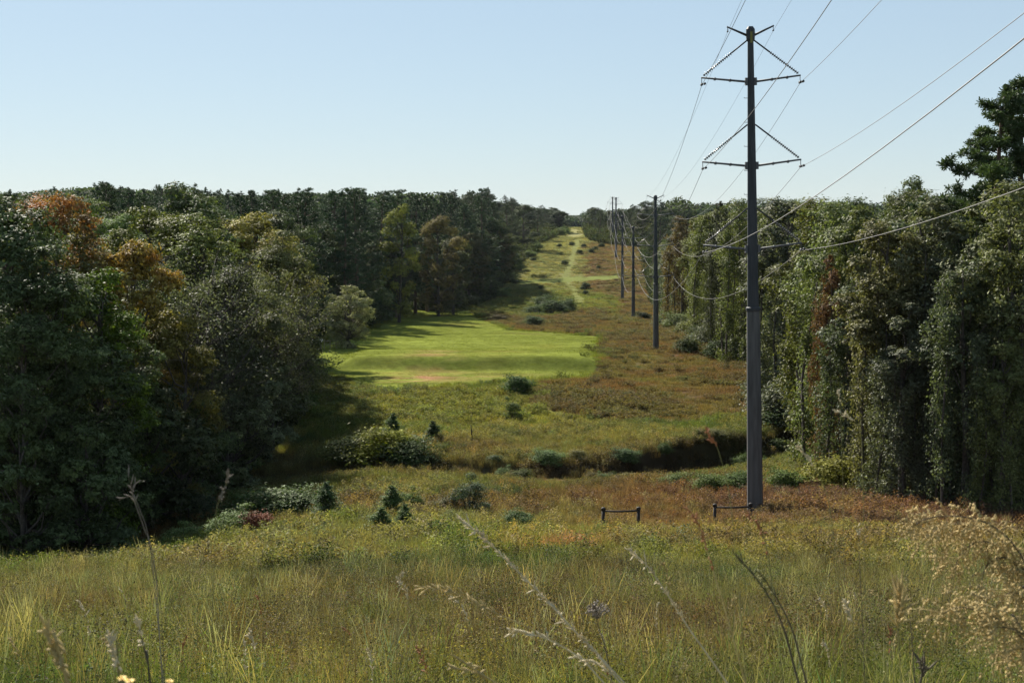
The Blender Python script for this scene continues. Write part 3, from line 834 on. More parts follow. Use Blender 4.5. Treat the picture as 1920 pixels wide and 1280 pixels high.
def samples(d0, d1, n, seed, margin=1.2, corridor=None):
    """Random ground positions between two distances across the view (wider than the frame)."""
    r = rng(seed)
    y = np.sqrt(r.uniform(d0 * d0, d1 * d1, n)); hw = .36 * margin * y + 2
    x = r.uniform(-1, 1, n) * hw
    return x, y, r

def jitter_tint(c, r, k=.28):
    f = 1 + r.normal(0, k * .6, (len(c), 1)); h = r.normal(0, k * .35, (len(c), 1))
    c = c * np.clip(f, .5, 1.7) * np.concatenate([1 + h, np.ones_like(h), 1 - h], 1)
    return np.clip(c, .01, .6)

T = [tuft_mesh("tuft_a", 1, 54, .26, .62, .011), tuft_mesh("tuft_b", 2, 54, .30, .45, .013, .6), tuft_mesh("tuft_c", 3, 16, .14, 1.05, .009, .25, 4, 2.6),
     weed_mesh("weed_a", 4, 9, .8, .3, 34, .035), weed_mesh("weed_b", 5, 14, .6, .4, 26, .03)]
x, y, r = samples(5, 48, 21000, 11, 1.25)
c, mk = cover(x, y)
s_ = r.uniform(.6, 1.15, len(x)) * (.6 + .7 * vnoise(x, y, 2.5, 61)) * np.interp(y, [8, 25], [.6, .9]) * (.7 + .6 * (vnoise(x, y, 1.1, 72) > .5))
pk = r.choice([0, 1, 2, 3, 4], len(x), p=[.34, .32, .10, .14, .10])
st = (r.random(len(x)) < .15) | ((pk == 2) & (r.random(len(x)) < .55)); c[st] = c[st] * .4 + np.array([.30, .27, .18]) * .6
st = r.random(len(x)) < .12 + .5 * ss(.55, .7, vnoise(x, y, 1.8, 71)); c[st] = c[st] * .35 + np.array([.085, .06, .045]) * .65
st = r.random(len(x)) < .12; c[st] = c[st] * .4 + np.array([.10, .14, .06]) * .6
c[pk >= 3] *= .72
scatter("near_grass", np.stack([x, y, gz(x, y)], 1), T, np.stack([s_, s_, s_ * .95], 1), jitter_tint(c, r), pk, "tall mixed grass and weeds covering the near slope", 1)

T2 = [tuft_mesh("tuft_d", 6, 60, .5, .8, .022), tuft_mesh("tuft_e", 7, 55, .55, .65, .026, .5), tuft_mesh("tuft_f", 8, 40, .35, 1.05, .018, .25, 4, 2.2),
      weed_mesh("weed_c", 9, 20, .9, .5, 24, .10), weed_mesh("weed_d", 10, 16, 1.1, .4, 24, .11)]
x, y, r = samples(46, 132, 46000, 12, 1.12)
el, er = edge_left(y), edge_right(y)
keep = (x > el - 9) & (x < er + 3) | (y < 75)
t_ = y - ditch_y(x); keep &= ~((t_ > -2.2) & (t_ < 1.6) & (x > 7) & (x < 19) & (r.random(len(x)) < .25))
x, y = x[keep], y[keep]
c, mk = cover(x, y)
s_ = r.uniform(.6, 1.15, len(x)) * (.6 + .6 * vnoise(x, y, 4, 62))
s_ *= 1 - .45 * np.exp(-((y - 76) / 5) ** 2) * ss(2, 5, x) * (1 - ss(14, 17, x))
t_ = y - ditch_y(x); soil = np.exp(-(((x - 3.6) / 3.2) ** 2 + ((t_ + 2.4) / 1.0) ** 2)); s_ *= 1 - .8 * soil
s_ *= 1 - .5 * ss(-14, -8, t_) * (1 - ss(-1, 0, t_)) * ss(-6, 2, x) * (1 - ss(20, 28, x))
weedy = ss(.5, .7, vnoise(x, y, 7, 63)) * .5 + np.exp(-((y - ditch_y(x) + 2) / 9) ** 2) * .35 * ss(3, 10, x)
pk = np.where(r.random(len(x)) < weedy + .08, r.integers(3, 5, len(x)), r.choice([0, 1, 2], len(x), p=[.42, .4, .18]))
st = (r.random(len(x)) < .10); c[st] = c[st] * .45 + np.array([.30, .24, .12]) * .55
scatter("field_grass", np.stack([x, y, gz(x, y)], 1), T2, np.stack([s_ * 1.1, s_ * 1.1, s_ * .95], 1), jitter_tint(c, r, .26), pk, "mixed grass, rusty broomsedge and weeds of the valley field", 2)

T3 = [tuft_mesh("tuft_g", 14, 70, 1.0, .8, .05), tuft_mesh("tuft_h", 15, 60, 1.1, .6, .06, .5), weed_mesh("weed_e", 16, 26, 1.0, .9, 22, .2), weed_mesh("weed_f", 17, 18, 1.4, .7, 24, .2)]
r = rng(13)
y = np.concatenate([r.uniform(130, 370, 26000), r.uniform(370, 1040, 24000)])
el, er = edge_left(y), edge_right(y)
x = el - 4 + (er - el + 8) * r.random(len(y))
c, mk = cover(x, y)
keep = ~mk | ((y < 470) & ~in_poly(x + r.normal(0, .9, len(x)), y + r.normal(0, 2.5, len(x)), MEADOW) & (y > 150))
x, y, c = x[keep], y[keep], c[keep]
s_ = r.uniform(.6, 1.2, len(x)) * (.6 + .8 * vnoise(x, y, 9, 64)) * np.interp(y, [130, 370, 1000], [.75, 1.0, 1.35])
weedy = ss(.52, .7, vnoise(x, y, 14, 65)) * .6 + .06
pk = np.where(r.random(len(x)) < weedy, r.integers(2, 4, len(x)), r.integers(0, 2, len(x)))
dk = pk >= 2; c[dk] = c[dk] * .7 + np.array([.08, .105, .045]) * .3
c *= np.interp(y, [130, 380, 560], [1.0, 1.05, 1.3])[:, None]
scatter("corridor_grass", np.stack([x, y, gz(x, y)], 1), T3, np.stack([s_, s_, s_ * np.interp(y, [130, 370, 600], [.8, .7, .42])], 1), jitter_tint(c, r, .24), pk, "rough rusty and yellow-green grass along the power line corridor", 3)

# short turf on the mown meadow
T4 = [tuft_mesh("turf_a", 18, 60, .6, .12, .02, .5, 2), tuft_mesh("turf_b", 19, 60, .7, .09, .025, .6, 2)]
r = rng(14); y = r.uniform(150, 440, 26000); x = r.uniform(-50, 22, 26000)
c, mk = cover(x, y); keep = in_poly(x, y, MEADOW); x, y, c = x[keep], y[keep], c[keep]
s_ = r.uniform(.8, 1.5, len(x))
scatter("meadow_turf", np.stack([x, y, gz(x, y)], 1), T4, np.stack([s_, s_, s_], 1), jitter_tint(c, r, .08), r.integers(0, 2, len(x)), "short bright green mown meadow grass", 4)

r = rng(15); n = 15000
y = r.uniform(75, 1000, n); sd_ = r.random(n) < .55; el, er = edge_left(y), edge_right(y)
x = np.where(sd_, el - r.random(n) * (18 + .16 * y), er + r.random(n) * (10 + .09 * y))
k = ~in_poly(x, y, MEADOW) & ~((y < 240) & (x > -38) & (y > 175)); x, y = x[k], y[k]
s_ = r.uniform(.8, 1.8, len(x)) * np.interp(y, [80, 400, 1000], [.8, 1.5, 2.6])
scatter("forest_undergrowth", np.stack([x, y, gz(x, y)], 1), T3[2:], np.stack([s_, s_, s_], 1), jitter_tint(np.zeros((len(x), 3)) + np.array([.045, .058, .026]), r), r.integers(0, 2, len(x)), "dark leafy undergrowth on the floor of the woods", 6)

# far-off woods: one mass
def far_src(name, seed, n):
    r = rng(seed); d = r.normal(size=(n, 3)); d /= np.linalg.norm(d, axis=1, keepdims=True); d[:, 2] = np.abs(d[:, 2])
    cen = d * np.array([6, 6, 8]) * r.uniform(.7, 1.05, (n, 1)) + np.array([0, 0, 6]); cen[:, 2] -= r.uniform(0, 6, n)
    v_, f_, a_ = leaves(cen, d, 1.6, .8, r, r.uniform(.2, .8, n))
    me = mesh_np(name, v_, f_); attr(me, 'v', 'FLOAT', a_); me.materials.append(M['tuft']); return me
FS = [far_src("crown_a", 51, 500), far_src("crown_b", 52, 500)]
r = rng(55)
P = []
for (n, y0, y1, lo, hi) in ((420, 420, 900, -.45, -.02), (420, 420, 1000, .02, .5), (2600, 1150, 3400, -.5, .55)):
    y = r.uniform(y0, y1, n); x = y * r.uniform(lo, hi, n)
    if y0 < 1000:
        k = (x < edge_left(y) - 55) | (x > edge_right(y) + 45)
    else:
        k = (x < edge_left(y) - 10) | (x > edge_right(y) + 10) | (y > 1500)
    P.append(np.stack([x[k], y[k]], 1))
P = np.concatenate(P); x, y = P[:, 0], P[:, 1]; z = gz(x, y)
px = 960 + FPX * x / y
top = np.array([at(a_, skyline(a_) + 3, b_).z for a_, b_ in zip(px, y)])
h = np.minimum(r.uniform(15, 22, len(x)), top - z); k = h > 4; x, y, z, h = x[k], y[k], z[k], h[k]
s_ = h / 14
w_ = np.where(y > 1500, 1.6, 1.0)
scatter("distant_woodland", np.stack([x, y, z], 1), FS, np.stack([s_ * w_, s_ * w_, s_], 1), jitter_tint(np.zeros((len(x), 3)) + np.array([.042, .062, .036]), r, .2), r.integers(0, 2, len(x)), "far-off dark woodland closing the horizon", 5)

# ---------------------------------------------------------------- shrubs one can tell apart
def shrub_px(kind, px, pyb, hpx, label, col, wide=1.0, name="shrub", cat="shrub", group=None, d=None):
    g0 = ground_hit(px, pyb + (10 if pyb > 900 else 0)) if d is None else Vector(((px - 960) / FPX * d, d, 0))
    h = hpx * g0.y / FPX + (.22 if g0.y < 100 else .3)
    taken.append((g0.x, g0.y))
    return plant(kind, g0.x, g0.y, h * 1.12, name, label, cat, col, group, wide, None, ('stems', 'foliage'))
SG = (.07, .11, .045)
shrub_px('cone', 613, 968, 62, "dark conical young cedar standing alone on the field", SG, 1.3, "young_cedar", "young cedar")
shrub_px('cone', 736, 968, 55, "topmost dark bush of the small cluster of three", (.085, .125, .045), 1.5, "young_cedar", "young cedar")
shrub_px('cone', 715, 1000, 46, "lower dark bush on the left of the cluster of three", (.085, .125, .045), 1.6, "young_cedar", "young cedar")
shrub_px('cone', 760, 998, 50, "lower dark bush on the right of the cluster of three", (.085, .125, .045), 1.2, "young_cedar", "young cedar")
shrub_px('s0', 776, 956, 34, "small pale green shrub just right of the cluster of three", (.09, .13, .04), 1.1)
shrub_px('s0', 880, 960, 60, "rounded blue-grey shrub in the middle of the field", (.06, .085, .055), 1.05)
shrub_px('s1', 843, 958, 26, "low dull shrub left of the blue-grey rounded one", (.09, .09, .05), 1.2)
shrub_px('s1', 970, 982, 22, "tiny dark green shrub between the blue-grey shrub and the metal barrier", SG, 1.3)
shrub_px('s1', 722, 868, 46, "bright yellow-green willowy bush at the creek", (.20, .21, .03), 1.5)
shrub_px('s1', 770, 876, 38, "dull green bush right of the yellow-green willowy bush", (.07, .10, .04), 1.5)
shrub_px('s1', 660, 872, 34, "olive bush left of the yellow-green willowy bush", (.10, .12, .04), 1.7)
shrub_px('cone', 737, 826, 40, "dark pointed bush just above the yellow-green willowy bush", (.07, .11, .045), 1.2)
shrub_px('cone', 812, 836, 36, "pointed bush between the dark pointed one and the dead snag", (.055, .085, .035), 1.3)
shrub_px('s1', 970, 742, 26, "dark green bush below the meadow's lower edge", (.05, .09, .03), 1.3)
shrub_px('s0', 962, 790, 30, "small grey-green bush on the yellow-green patch below the meadow", (.08, .11, .04), 1.0)
shrub_px('s1', 482, 1000, 34, "reddish-brown leafy shrub at the end of the shrub row", (.17, .065, .045), 1.2)
shrub_px('s0', 430, 1010, 52, "light green shrub left of the reddish-brown shrub", (.10, .145, .048), 1.5)
shrub_px('s0', 345, 1022, 40, "pale green shrub nearest the twisted dead stalk, on the grass crest", (.11, .15, .055), 1.6)
shrub_px('s1', 520, 968, 46, "wide green shrub behind the reddish-brown shrub", (.08, .112, .042), 1.9)
shrub_px('s1', 560, 962, 40, "wide green shrub left of the conical cedar", (.075, .108, .042), 1.6)
shrub_px('s1', 470, 962, 36, "half-shaded green shrub at the shadow's edge", (.085, .12, .045), 1.6)
shrub_px('s1', 360, 962, 32, "blue-green shrub standing in the wood's shadow", (.07, .10, .06), 1.5)
shrub_px('s1', 290, 968, 26, "small shrub in the wood's shadow behind the twisted dead stalk", (.07, .10, .06), 1.3)
shrub_px('s1', 440, 890, 30, "sunlit weedy shrub at the far side of the wood's shadow", (.10, .14, .04), 1.6)
for i, (a_, b_, hp, lb) in enumerate([(1035, 588, 20, "largest dark bush of the thicket beside the grassy track"), (1062, 585, 17, "rounded bush of the thicket touching the grassy track"),
                                      (1003, 592, 14, "smaller bush at the left of the thicket beside the grassy track"), (1020, 575, 15, "bush at the back of the thicket beside the grassy track"),
                                      (1000, 612, 14, "dark pointed bush in front of the thicket by the grassy track")]):
    shrub_px('s1', a_, b_, hp, lb, (.065, .095, .042), 1.6)
shrub_px('s1', 880, 575, 16, "pale bush at the meadow's upper tip in the pine wood's shade", (.09, .10, .05), 1.6)
shrub_px('s1', 935, 602, 8, "low brown scrub bush on the meadow's upper fringe", (.12, .10, .05), 2.2)
shrub_px('s1', 1205, 601, 11, "dark bush at the foot of the third pole", (.035, .05, .03), 1.6)
shrub_px('s1', 1345, 672, 22, "dark bush between the second pole and the wood wall", (.05, .075, .03), 1.3)
shrub_px('s1', 1290, 662, 18, "low dull bush right of the second pole's foot", (.06, .08, .03), 1.6)
shrub_px('s1', 1330, 916, 26, "broad green bush left of the near pole's foot", (.10, .135, .045), 1.5)
shrub_px('s1', 1270, 903, 16, "green creekside bush left of the broad one by the near pole", (.10, .13, .05), 1.8)
shrub_px('s1', 1385, 912, 26, "green bush half hidden behind the near pole's shaft", (.07, .105, .04), 1.6)
shrub_px('s1', 1470, 912, 30, "green bush right of the near pole", (.10, .14, .045), 1.4)
shrub_px('s1', 1575, 912, 48, "yellow-green mounded bush at the foot of the vine wall", (.15, .15, .03), 1.6)
shrub_px('s0', 1560, 880, 78, "rusty-orange tall shrub at the corner of the vine wall", (.17, .115, .04), 1.2)
shrub_px('s1', 1500, 812, 40, "dark green bush on the bank beyond the near pole, by the wood wall", (.05, .075, .035), 2.0)
q = random.Random(77)
for k in range(34):                          # low bushes at the foot of the right-hand wood wall and along the left wood
    if k < 22: y = q.uniform(86, 330); x = float(edge_right(y)) - q.uniform(-.5, 2.5); lb, gp, cl = "low bush at the foot of the vine-covered wood wall", "bushes at the foot of the wood wall", q.choice([IV, IVY, IVG])
    else: y = q.uniform(460, 900); x = float(edge_left(y)) + q.uniform(-1, 3); lb, gp, cl = "low scrub bush along the far wood's shaded foot", "bushes along the far wood's foot", MD
    plant('s1', x, y, q.uniform(1.8, 3.8), "shrub", lb, "shrub", vary(cl), gp, q.uniform(1.2, 1.8), None, ('stems', 'foliage'))
for k in range(30):                          # scrub along the creek cut
    x = q.uniform(-2, 27); t_ = q.choice([q.uniform(-6, -1.5), q.uniform(-4, -1), q.uniform(.4, 3)]); y = float(ditch_y(x)) + t_
    plant(q.choice(['s0', 's1', 's1']), x, y, q.uniform(.5, 1.15), "shrub", "scrubby bush beside the dark creek cut", "shrub", vary(q.choice([(.10, .135, .05), (.075, .10, .04), (.13, .12, .055)]), .25), "scrub along the creek cut", q.uniform(1.0, 1.9), None, ('stems', 'foliage'))
for k in range(16):                          # dark scrub dotted on the far slope
    y = q.uniform(500, 720); x = q.uniform(float(edge_left(y)) + 4, float(edge_right(y)) - 12)
    plant('s1', x, y, q.uniform(1.0, 2.0), "shrub", "small dark scrub bush dotted on the far slope", "shrub", (.05, .07, .03), "scrub bushes on the far slope", 1.4, None, ('stems', 'foliage'))

# ---------------------------------------------------------------- transmission poles
UP = [3.05, 7.75, 12.45]                      # arm levels below the pole top
def build_pole(base, top, label, d, rt, rb, arm=2.8, far=False):
    base = Vector(base); top = Vector(top); H = (top - base).length
    o = bpy.data.objects.new("power_pole", None); C.objects.link(o); o.location = base
    o.rotation_euler = (top - base).to_track_quat('Z', 'Y').to_euler()
    o.rotation_euler.z = 0
    dirv = (top - base).normalized()
    o.rotation_euler = (-math.asin(dirv.y), math.asin(dirv.x), 0)
    tag(o, label, "power pole", "steel power poles along the corridor")
    n = 12
    zj = H * .43
    link("lower_shaft", MB().tube([(0, 0, -1.0), (0, 0, zj)], [rb * 1.03, rb * .80], n).mesh("lower_shaft", M['steel_lower'], False), o)
    link("upper_shaft", MB().tube([(0, 0, zj), (0, 0, H - .5)], [rb * .72, rt], n).mesh("upper_shaft", M['steel'], False), o)
    link("splice_collar", MB().tube([(0, 0, zj - .12), (0, 0, zj - .04), (0, 0, zj + .10), (0, 0, zj + .14)], [rb * .84, rb * .9, rb * .9, rb * .74], n).mesh("collar", M['steel'], False), o)
    link("pole_cap", MB().tube([(0, 0, H - .85), (0, 0, H - .72), (0, 0, H - .45), (0, 0, H - .15), (0, 0, H)], [rt, rt * 1.45, rt * 1.55, rt * 1.5, rt * .9], n).mesh("cap", M['steel'], False), o)
    tips = []
    for sx in (-1, 1):
        a = MB().tube([(sx * rt, 0, H - .5), (sx * 1.32, 0, H + .02)], [.075, .045], 7)
        ga = link("shield_wire_arm", a.mesh("shield_arm", M['steel']), o)
        c = MB().tube([(sx * 1.28, 0, H), (sx * 1.28, 0, H - .22)], .018, 6).tube([(sx * 1.28, -.1, H - .25), (sx * 1.28, .1, H - .25)], .045, 6)
        link("wire_clamp", c.mesh("clamp", M['steel']), ga)
        tips.append((sx * 1.28, H - .27))
        for u in UP:
            z = H - u; rz = rt + (rb * .72 - rt) * (u / (H - zj)); zt = z + .28
            a = MB().tube([(sx * (rz + .12), 0, z), (sx * arm, 0, zt)], [.065, .048], 8)
            for f in (.33, .66): a.tube([(sx * (rz + .12 + (arm - rz) * f - .06), 0, z + .28 * f), (sx * (rz + .12 + (arm - rz) * f + .06), 0, z + .28 * f)], .085, 8)
            am = link("cross_arm", a.mesh("cross_arm", M['galv']), o)
            link("arm_bracket", MB().box((sx * (rz + .06), 0, z), (.14, .2, .42)).box((sx * (rz + .14), 0, z), (.08, .26, .1)).mesh("bracket", M['galv'], False), am)
            A = Vector((sx * rz * .9, 0, z + 2.30)); B = Vector((sx * (arm - .1), 0, zt + .08))
            mid = A.lerp(B, .36)
            link("tie_rod", MB().tube([A, mid], .045, 6).mesh("tie_rod", M['steel']), o)
            ins = MB(); e0, e1 = mid, A.lerp(B, .99); nd = 15 if not far else 8
            ins.tube([e0, e1], .03, 5)
            for k in range(nd):
                f = (k + .5) / nd; p_ = e0.lerp(e1, f); dd = (e1 - e0).normalized()
                ins.tube([p_ - dd * .035, p_ + dd * .0, p_ + dd * .03], [.04, .105, .03], 10)
            link("insulator_string", ins.mesh("insulator", M['glassy']), o)
            h_ = MB().tube([(sx * (arm - .03), 0, zt), (sx * (arm - .03), 0, zt - .32)], .02, 5).box((sx * (arm - .03), 0, zt - .38), (.10, .5, .12))
            h_.tube([(sx * (arm - .03) + .17, -.1, zt - .34), (sx * (arm - .03) + .17, .1, zt - .34)], .07, 8)
            link("suspension_clamp", h_.mesh("hanger", M['steel']), am)
            tips.append((sx * (arm - .03), zt - .42))
    if not far:
        for k in range(9):
            z = H * .47 + k * 1.35
            rz = rb * .72 + (rt - rb * .72) * (z - zj) / (H - zj)
            link("step_peg", MB().tube([(-rz * .95, 0, z), (-rz - .17, 0, z)], .016, 5).tube([(-rz - .17, 0, z - .0), (-rz - .17, 0, z + .05)], .016, 5).mesh("peg", M['galv']), o)
        tg = MB().quad((-.13, -rt * 1.56, H - .95), (-.02, -rt * 1.56, H - .95), (-.02, -rt * 1.56, H - .3), (-.13, -rt * 1.56, H - .3))
        link("marker_plate", MB().box((.01, -rt * 1.5, H - .62), (.13, .03, .62)).mesh("plate", M['plate'], False), o)
    mtx = Matrix.Translation(base) @ o.rotation_euler.to_matrix().to_4x4()
    return o, [mtx @ Vector((tx, 0, tz)) for tx, tz in tips]
M['plate'] = mat_simple("faded_yellow_plate", (.16, .15, .04), .7)

poles = []
for (bx_, by_, tx_, ty_, d, rt, rb, lb) in [
        (1416, 972, 1407, 50, 81, .165, .46, "tall steel power pole nearest the camera, low metal barrier at its foot"),
        (1230, 655, 1229, 366, 218, .19, .46, "second steel power pole along the line, beyond the nearest one"),
        (1187.5, 600, 1187.5, 424, 355, .22, .48, "third power pole, dark bush at its foot"),
        (1167, 565, 1167, 404, 492, .26, .55, "fourth power pole, left of the third, standing above the rusty field"),
        (1155, 484, 1155, 370, 629, .28, .55, "fifth power pole, its top standing out against the sky beside its paler twin"),
        (1149, 454, 1148.5, 369, 766, .28, .55, "sixth and farthest power pole, pale top against the sky")]:
    b0 = at(bx_, by_, d); b0.z = float(gz(b0.x, b0.y)) - .1
    poles.append(build_pole(b0, at(tx_, ty_, d), lb, d, rt, rb, far=d > 100))

# line wires: eight continuous conductors, nearest span runs back over the camera to a pole on the rise behind it
for side in (0, 1):
    for lev in range(4):
        i = side * 4 + lev
        pts = []
        P1 = poles[0][1][i]
        P0 = Vector((P1.x - 8.1, -56, P1.z + 16.4))
        chain = [P0] + [p_[1][i] for p_ in poles] + [poles[-1][1][i] + Vector((6, 150, -3))]
        for k in range(len(chain) - 1):
            a, b_ = chain[k], chain[k + 1]; S = 3.0 if lev else 1.6
            for j in range(30):
                s0 = j / 30; q_ = a.lerp(b_, s0); q_.z -= 4 * S * s0 * (1 - s0); pts.append(q_)
        pts.append(chain[-1])
        rad = .0125 if lev else .0075
        rads = [rad * max(1, p_.y / 130) ** .5 for p_ in pts]
        wo = link("power_line", MB().tube(pts, rads, 5, False).mesh("power_line", M['wire']))
        tag(wo, "%s wire strung from the %s arm tips on the %s side of the poles" % (["thin shield", "thick conductor", "thick conductor", "thick conductor"][lev],
            ["topmost", "upper", "middle", "lowest"][lev], ["wood-shadow", "vine-wall"][side]), "power line", "wires strung between the power poles")

# ---------------------------------------------------------------- low metal barriers by the near pole
def barrier(pa, pb, label):
    A = ground_hit(*pa); B = at(pb[0], pb[1], A.y + .4); B.z = float(gz(B.x, B.y))
    o = bpy.data.objects.new("metal_barrier", None); C.objects.link(o); o.location = A
    v_ = B - A; hh = 1.12
    tag(o, label, "barrier", "low metal barriers near the pole")
    for q_ in (Vector((0, 0, 0)), v_):
        ps = link("post", MB().tube([q_ + Vector((0, 0, -.3)), q_ + Vector((0, 0, hh - .04))], .085, 10).mesh("post", M['barrier']), o)
        link("post_cap", MB().tube([q_ + Vector((0, 0, hh - .05)), q_ + Vector((0, 0, hh + .06)), q_ + Vector((0, 0, hh + .1))], [.115, .115, .05], 10).mesh("cap", M['barrier']), ps)
    link("rail", MB().tube([Vector((0, 0, hh - .1)), v_ * .5 + Vector((0, 0, hh - .13)), v_ + Vector((0, 0, hh - .1))], .048, 8).mesh("rail", M['barrier']), o)
    return o
barrier((1131, 996), (1197, 996), "low dark metal barrier with two posts standing alone in the brown grass")
barrier((1340, 987), (1407, 990), "low dark metal barrier whose rail ends at the near pole's foot")
sn = ground_hit(884, 834)
tag(link("dead_snag", MB().tube([(0, 0, -.2), (.03, 0, .8), (-.05, 0, 1.7)], [.09, .07, .03], 7).tube([(0, 0, 1.0), (.25, 0, 1.4)], [.03, .01], 5).mesh("snag", M['barrier']), None, sn), "thin dark dead snag standing in scrub below the meadow", "dead snag")

# ---------------------------------------------------------------- small shed and fence at the meadow's left corner
sh = ground_hit(594, 656); k_ = sh.y / FPX
M['shedroof'] = mat_simple("pale_sheet_roof", (.62, .62, .6), .5, 0, .1)
M['shedwall'] = mat_simple("dark_timber", (.06, .05, .04), .9, 0, .3)
M['rail'] = mat_simple("weathered_rail", (.30, .25, .17), .9, 0, .25)
so_ = bpy.data.objects.new("small_shed", None); C.objects.link(so_); so_.location = (sh.x, sh.y, sh.z)
tag(so_, "small dark open shed with a pale roof at the meadow's left corner", "shed")
W_ = 14 * k_; H_ = 15 * k_
for dx in (-W_ / 2, W_ / 2):
    for dy in (-.7, .7):
        link("post", MB().box((dx, dy, H_ / 2 - .1), (.12, .12, H_ + .2)).mesh("post", M['rail'], False), so_)
link("back_wall", MB().box((0, .78, H_ * .5), (W_ - .1, .05, H_ - .05)).mesh("back_wall", M['shedwall'], False), so_)
link("side_wall", MB().box((-W_ / 2 - .09, 0, H_ * .5), (.05, 1.3, H_ - .1)).mesh("side_wall", M['shedwall'], False), so_)
link("roof", MB().box((0, 0, H_ + .14), (W_ + .5, 2.0, .08), Matrix.Rotation(R(9), 3, 'X')).mesh("roof", M['shedroof'], False), so_)
fo = bpy.data.objects.new("paddock_fence", None); C.objects.link(fo)
a = ground_hit(608, 654); b_ = ground_hit(641, 652); fo.location = a
tag(fo, "short post-and-rail fence between the small shed and the lone tree", "fence")
for j in range(4):
    p_ = (b_ - a) * (j / 3)
    p_.z = float(gz(a.x + p_.x, a.y + p_.y)) - a.z
    link("post", MB().box(p_ + Vector((0, 0, .6)), (.12, .12, 1.5)).mesh("post", M['rail'], False), fo)
for z in (.65, 1.2):
    link("rail", MB().tube([Vector((0, -.1, z)), (b_ - a) + Vector((0, -.1, z))], .045, 5).mesh("rail", M['rail'], False), fo)

# ---------------------------------------------------------------- foreground stalks and plumes, a few metres from the lens
M['straw'] = mat_simple("dry_straw", (.52, .43, .27), .8, 0, .25, 20)
M['darkstalk'] = mat_simple("dark_dead_stalk", (.075, .06, .04), .8, 0, .3, 20)
M['plume'] = mat_simple("faded_plume", (.40, .30, .125), .85, 0, .3, 20)
M['rust'] = mat_simple("rust_seed_head", (.30, .12, .05), .85, 0, .3, 20)
M['umbel'] = mat_simple("grey_seed_umbel", (.20, .17, .14), .9, 0, .3, 20)
M['petal'] = mat_simple("yellow_petals", (.75, .48, .02), .6, 0, .15, 30)
M['greenstalk'] = mat_simple("olive_stalk", (.16, .15, .05), .8, 0, .3, 20)

def curve_pts(pix, d, lean=0.0):
    """Stem polyline from tip to root through photo pixels at a distance, continued to the ground."""
    pts = [at(a_, b_, d + lean * i) for i, (a_, b_) in enumerate(pix)]
    last = pts[-1]; g0 = float(gz(last.x, last.y))
    if last.z > g0 + .02:
        dv = (pts[-1] - pts[-2]).normalized(); k_ = (last.z - g0) / max(.35, -dv.z)
        e = last + dv * k_; pts.append(Vector((e.x, e.y, float(gz(e.x, e.y)) - .03)))
    out_ = []
    P_ = [pts[0]] + pts + [pts[-1]]
    for i in range(1, len(P_) - 2):          # Catmull-Rom
        p0, p1, p2, p3 = P_[i - 1], P_[i], P_[i + 1], P_[i + 2]
        for k in range(6):
            t0 = k / 6
            out_.append(.5 * ((2 * p1) + (p2 - p0) * t0 + (2 * p0 - 5 * p1 + 4 * p2 - p3) * t0 ** 2 + (3 * p1 - p0 - 3 * p2 + p3) * t0 ** 3))
    out_.append(pts[-1])
    return out_

def stalk(pix, d0, label, stem='straw', head='straw', head_len=.35, dens=40, fluff=.02, name="grass_stalk", cat="grass stalk", rad=.0022, group=None, lean=0.0, seedsz=.006):
    d = d0 * 1.55
    pts = curve_pts(pix, d, lean); base = pts[-1]
    o = link(name, None); o.location = base
    tag(o, label, cat, group)
    loc = [p_ - base for p_ in pts]; n = len(loc)
    link("stem", MB().tube(loc, [rad * (.45 + .75 * i / n) for i in range(n)], 6, False).mesh("stem", M[stem]), o)
    q = random.Random(int(pix[0][0] * 7 + pix[0][1]))
    hb = MB(); acc = 0; i = 0
    while i < n - 1 and acc < head_len: acc += (loc[i + 1] - loc[i]).length; i += 1
    for k in range(dens):
        f = q.random() * i; j = int(f); p_ = loc[j].lerp(loc[min(j + 1, n - 1)], f - j)
        dv = (loc[max(j - 1, 0)] - loc[min(j + 2, n - 1)]).normalized()
        e = p_ + (dv * q.uniform(.6, 1.4) + Vector((q.gauss(0, 1), q.gauss(0, 1), q.gauss(0, 1))) * .5) * fluff * q.uniform(.6, 1.3)
        hb.tube([p_, p_.lerp(e, .6), e], [.0008, seedsz * .5, .0006], 4, False)
    if hb.v: link("seed_head", hb.mesh("seed_head", M[head]), o)
    return o

stalk([(865, 975), (905, 1005), (960, 1060), (1020, 1120), (1080, 1185), (1180, 1290)], 2.6, "long pale arching grass stalk with seed head slanting across the middle foreground", head_len=.55, dens=130, fluff=.020, rad=.003, seedsz=.005)
stalk([(1182, 1031), (1215, 1062), (1255, 1120), (1300, 1190), (1370, 1290)], 2.7, "pale slanting grass stalk right of the long arching one", head_len=.26, dens=50, fluff=.016, rad=.003, seedsz=.005)
stalk([(1375, 1035), (1400, 1062), (1440, 1115), (1470, 1180), (1500, 1290)], 2.3, "dark stiff stalk slanting down below the near pole", 'darkstalk', 'greenstalk', .16, 30, .014, rad=.003)
stalk([(1425, 1075), (1450, 1110), (1485, 1180), (1515, 1290)], 2.4, "second dark stiff stalk, just right of its slanting twin", 'darkstalk', 'greenstalk', .10, 20, .014, rad=.0028)
stalk([(788, 1100), (850, 1110), (910, 1140), (1000, 1180), (1060, 1215), (1180, 1300)], 2.4, "orange-tinted arching stalk crossing the foreground almost level", 'plume', 'plume', .25, 40, .018)
stalk([(955, 1182), (1010, 1192), (1060, 1215), (1100, 1245), (1150, 1300)], 2.2, "short pale arching stalk beneath the orange-tinted one", head_len=.12, dens=24, fluff=.016)
stalk([(1078, 1232), (1110, 1240), (1150, 1265), (1180, 1300)], 2.1, "pale stalk tip curving at the bottom below the dry flower head", head_len=.1, dens=20, fluff=.016)
stalk([(845, 1252), (900, 1262), (960, 1300)], 2.1, "low buff stalk curving at the bottom centre", 'plume', 'plume', .1, 20, .016)
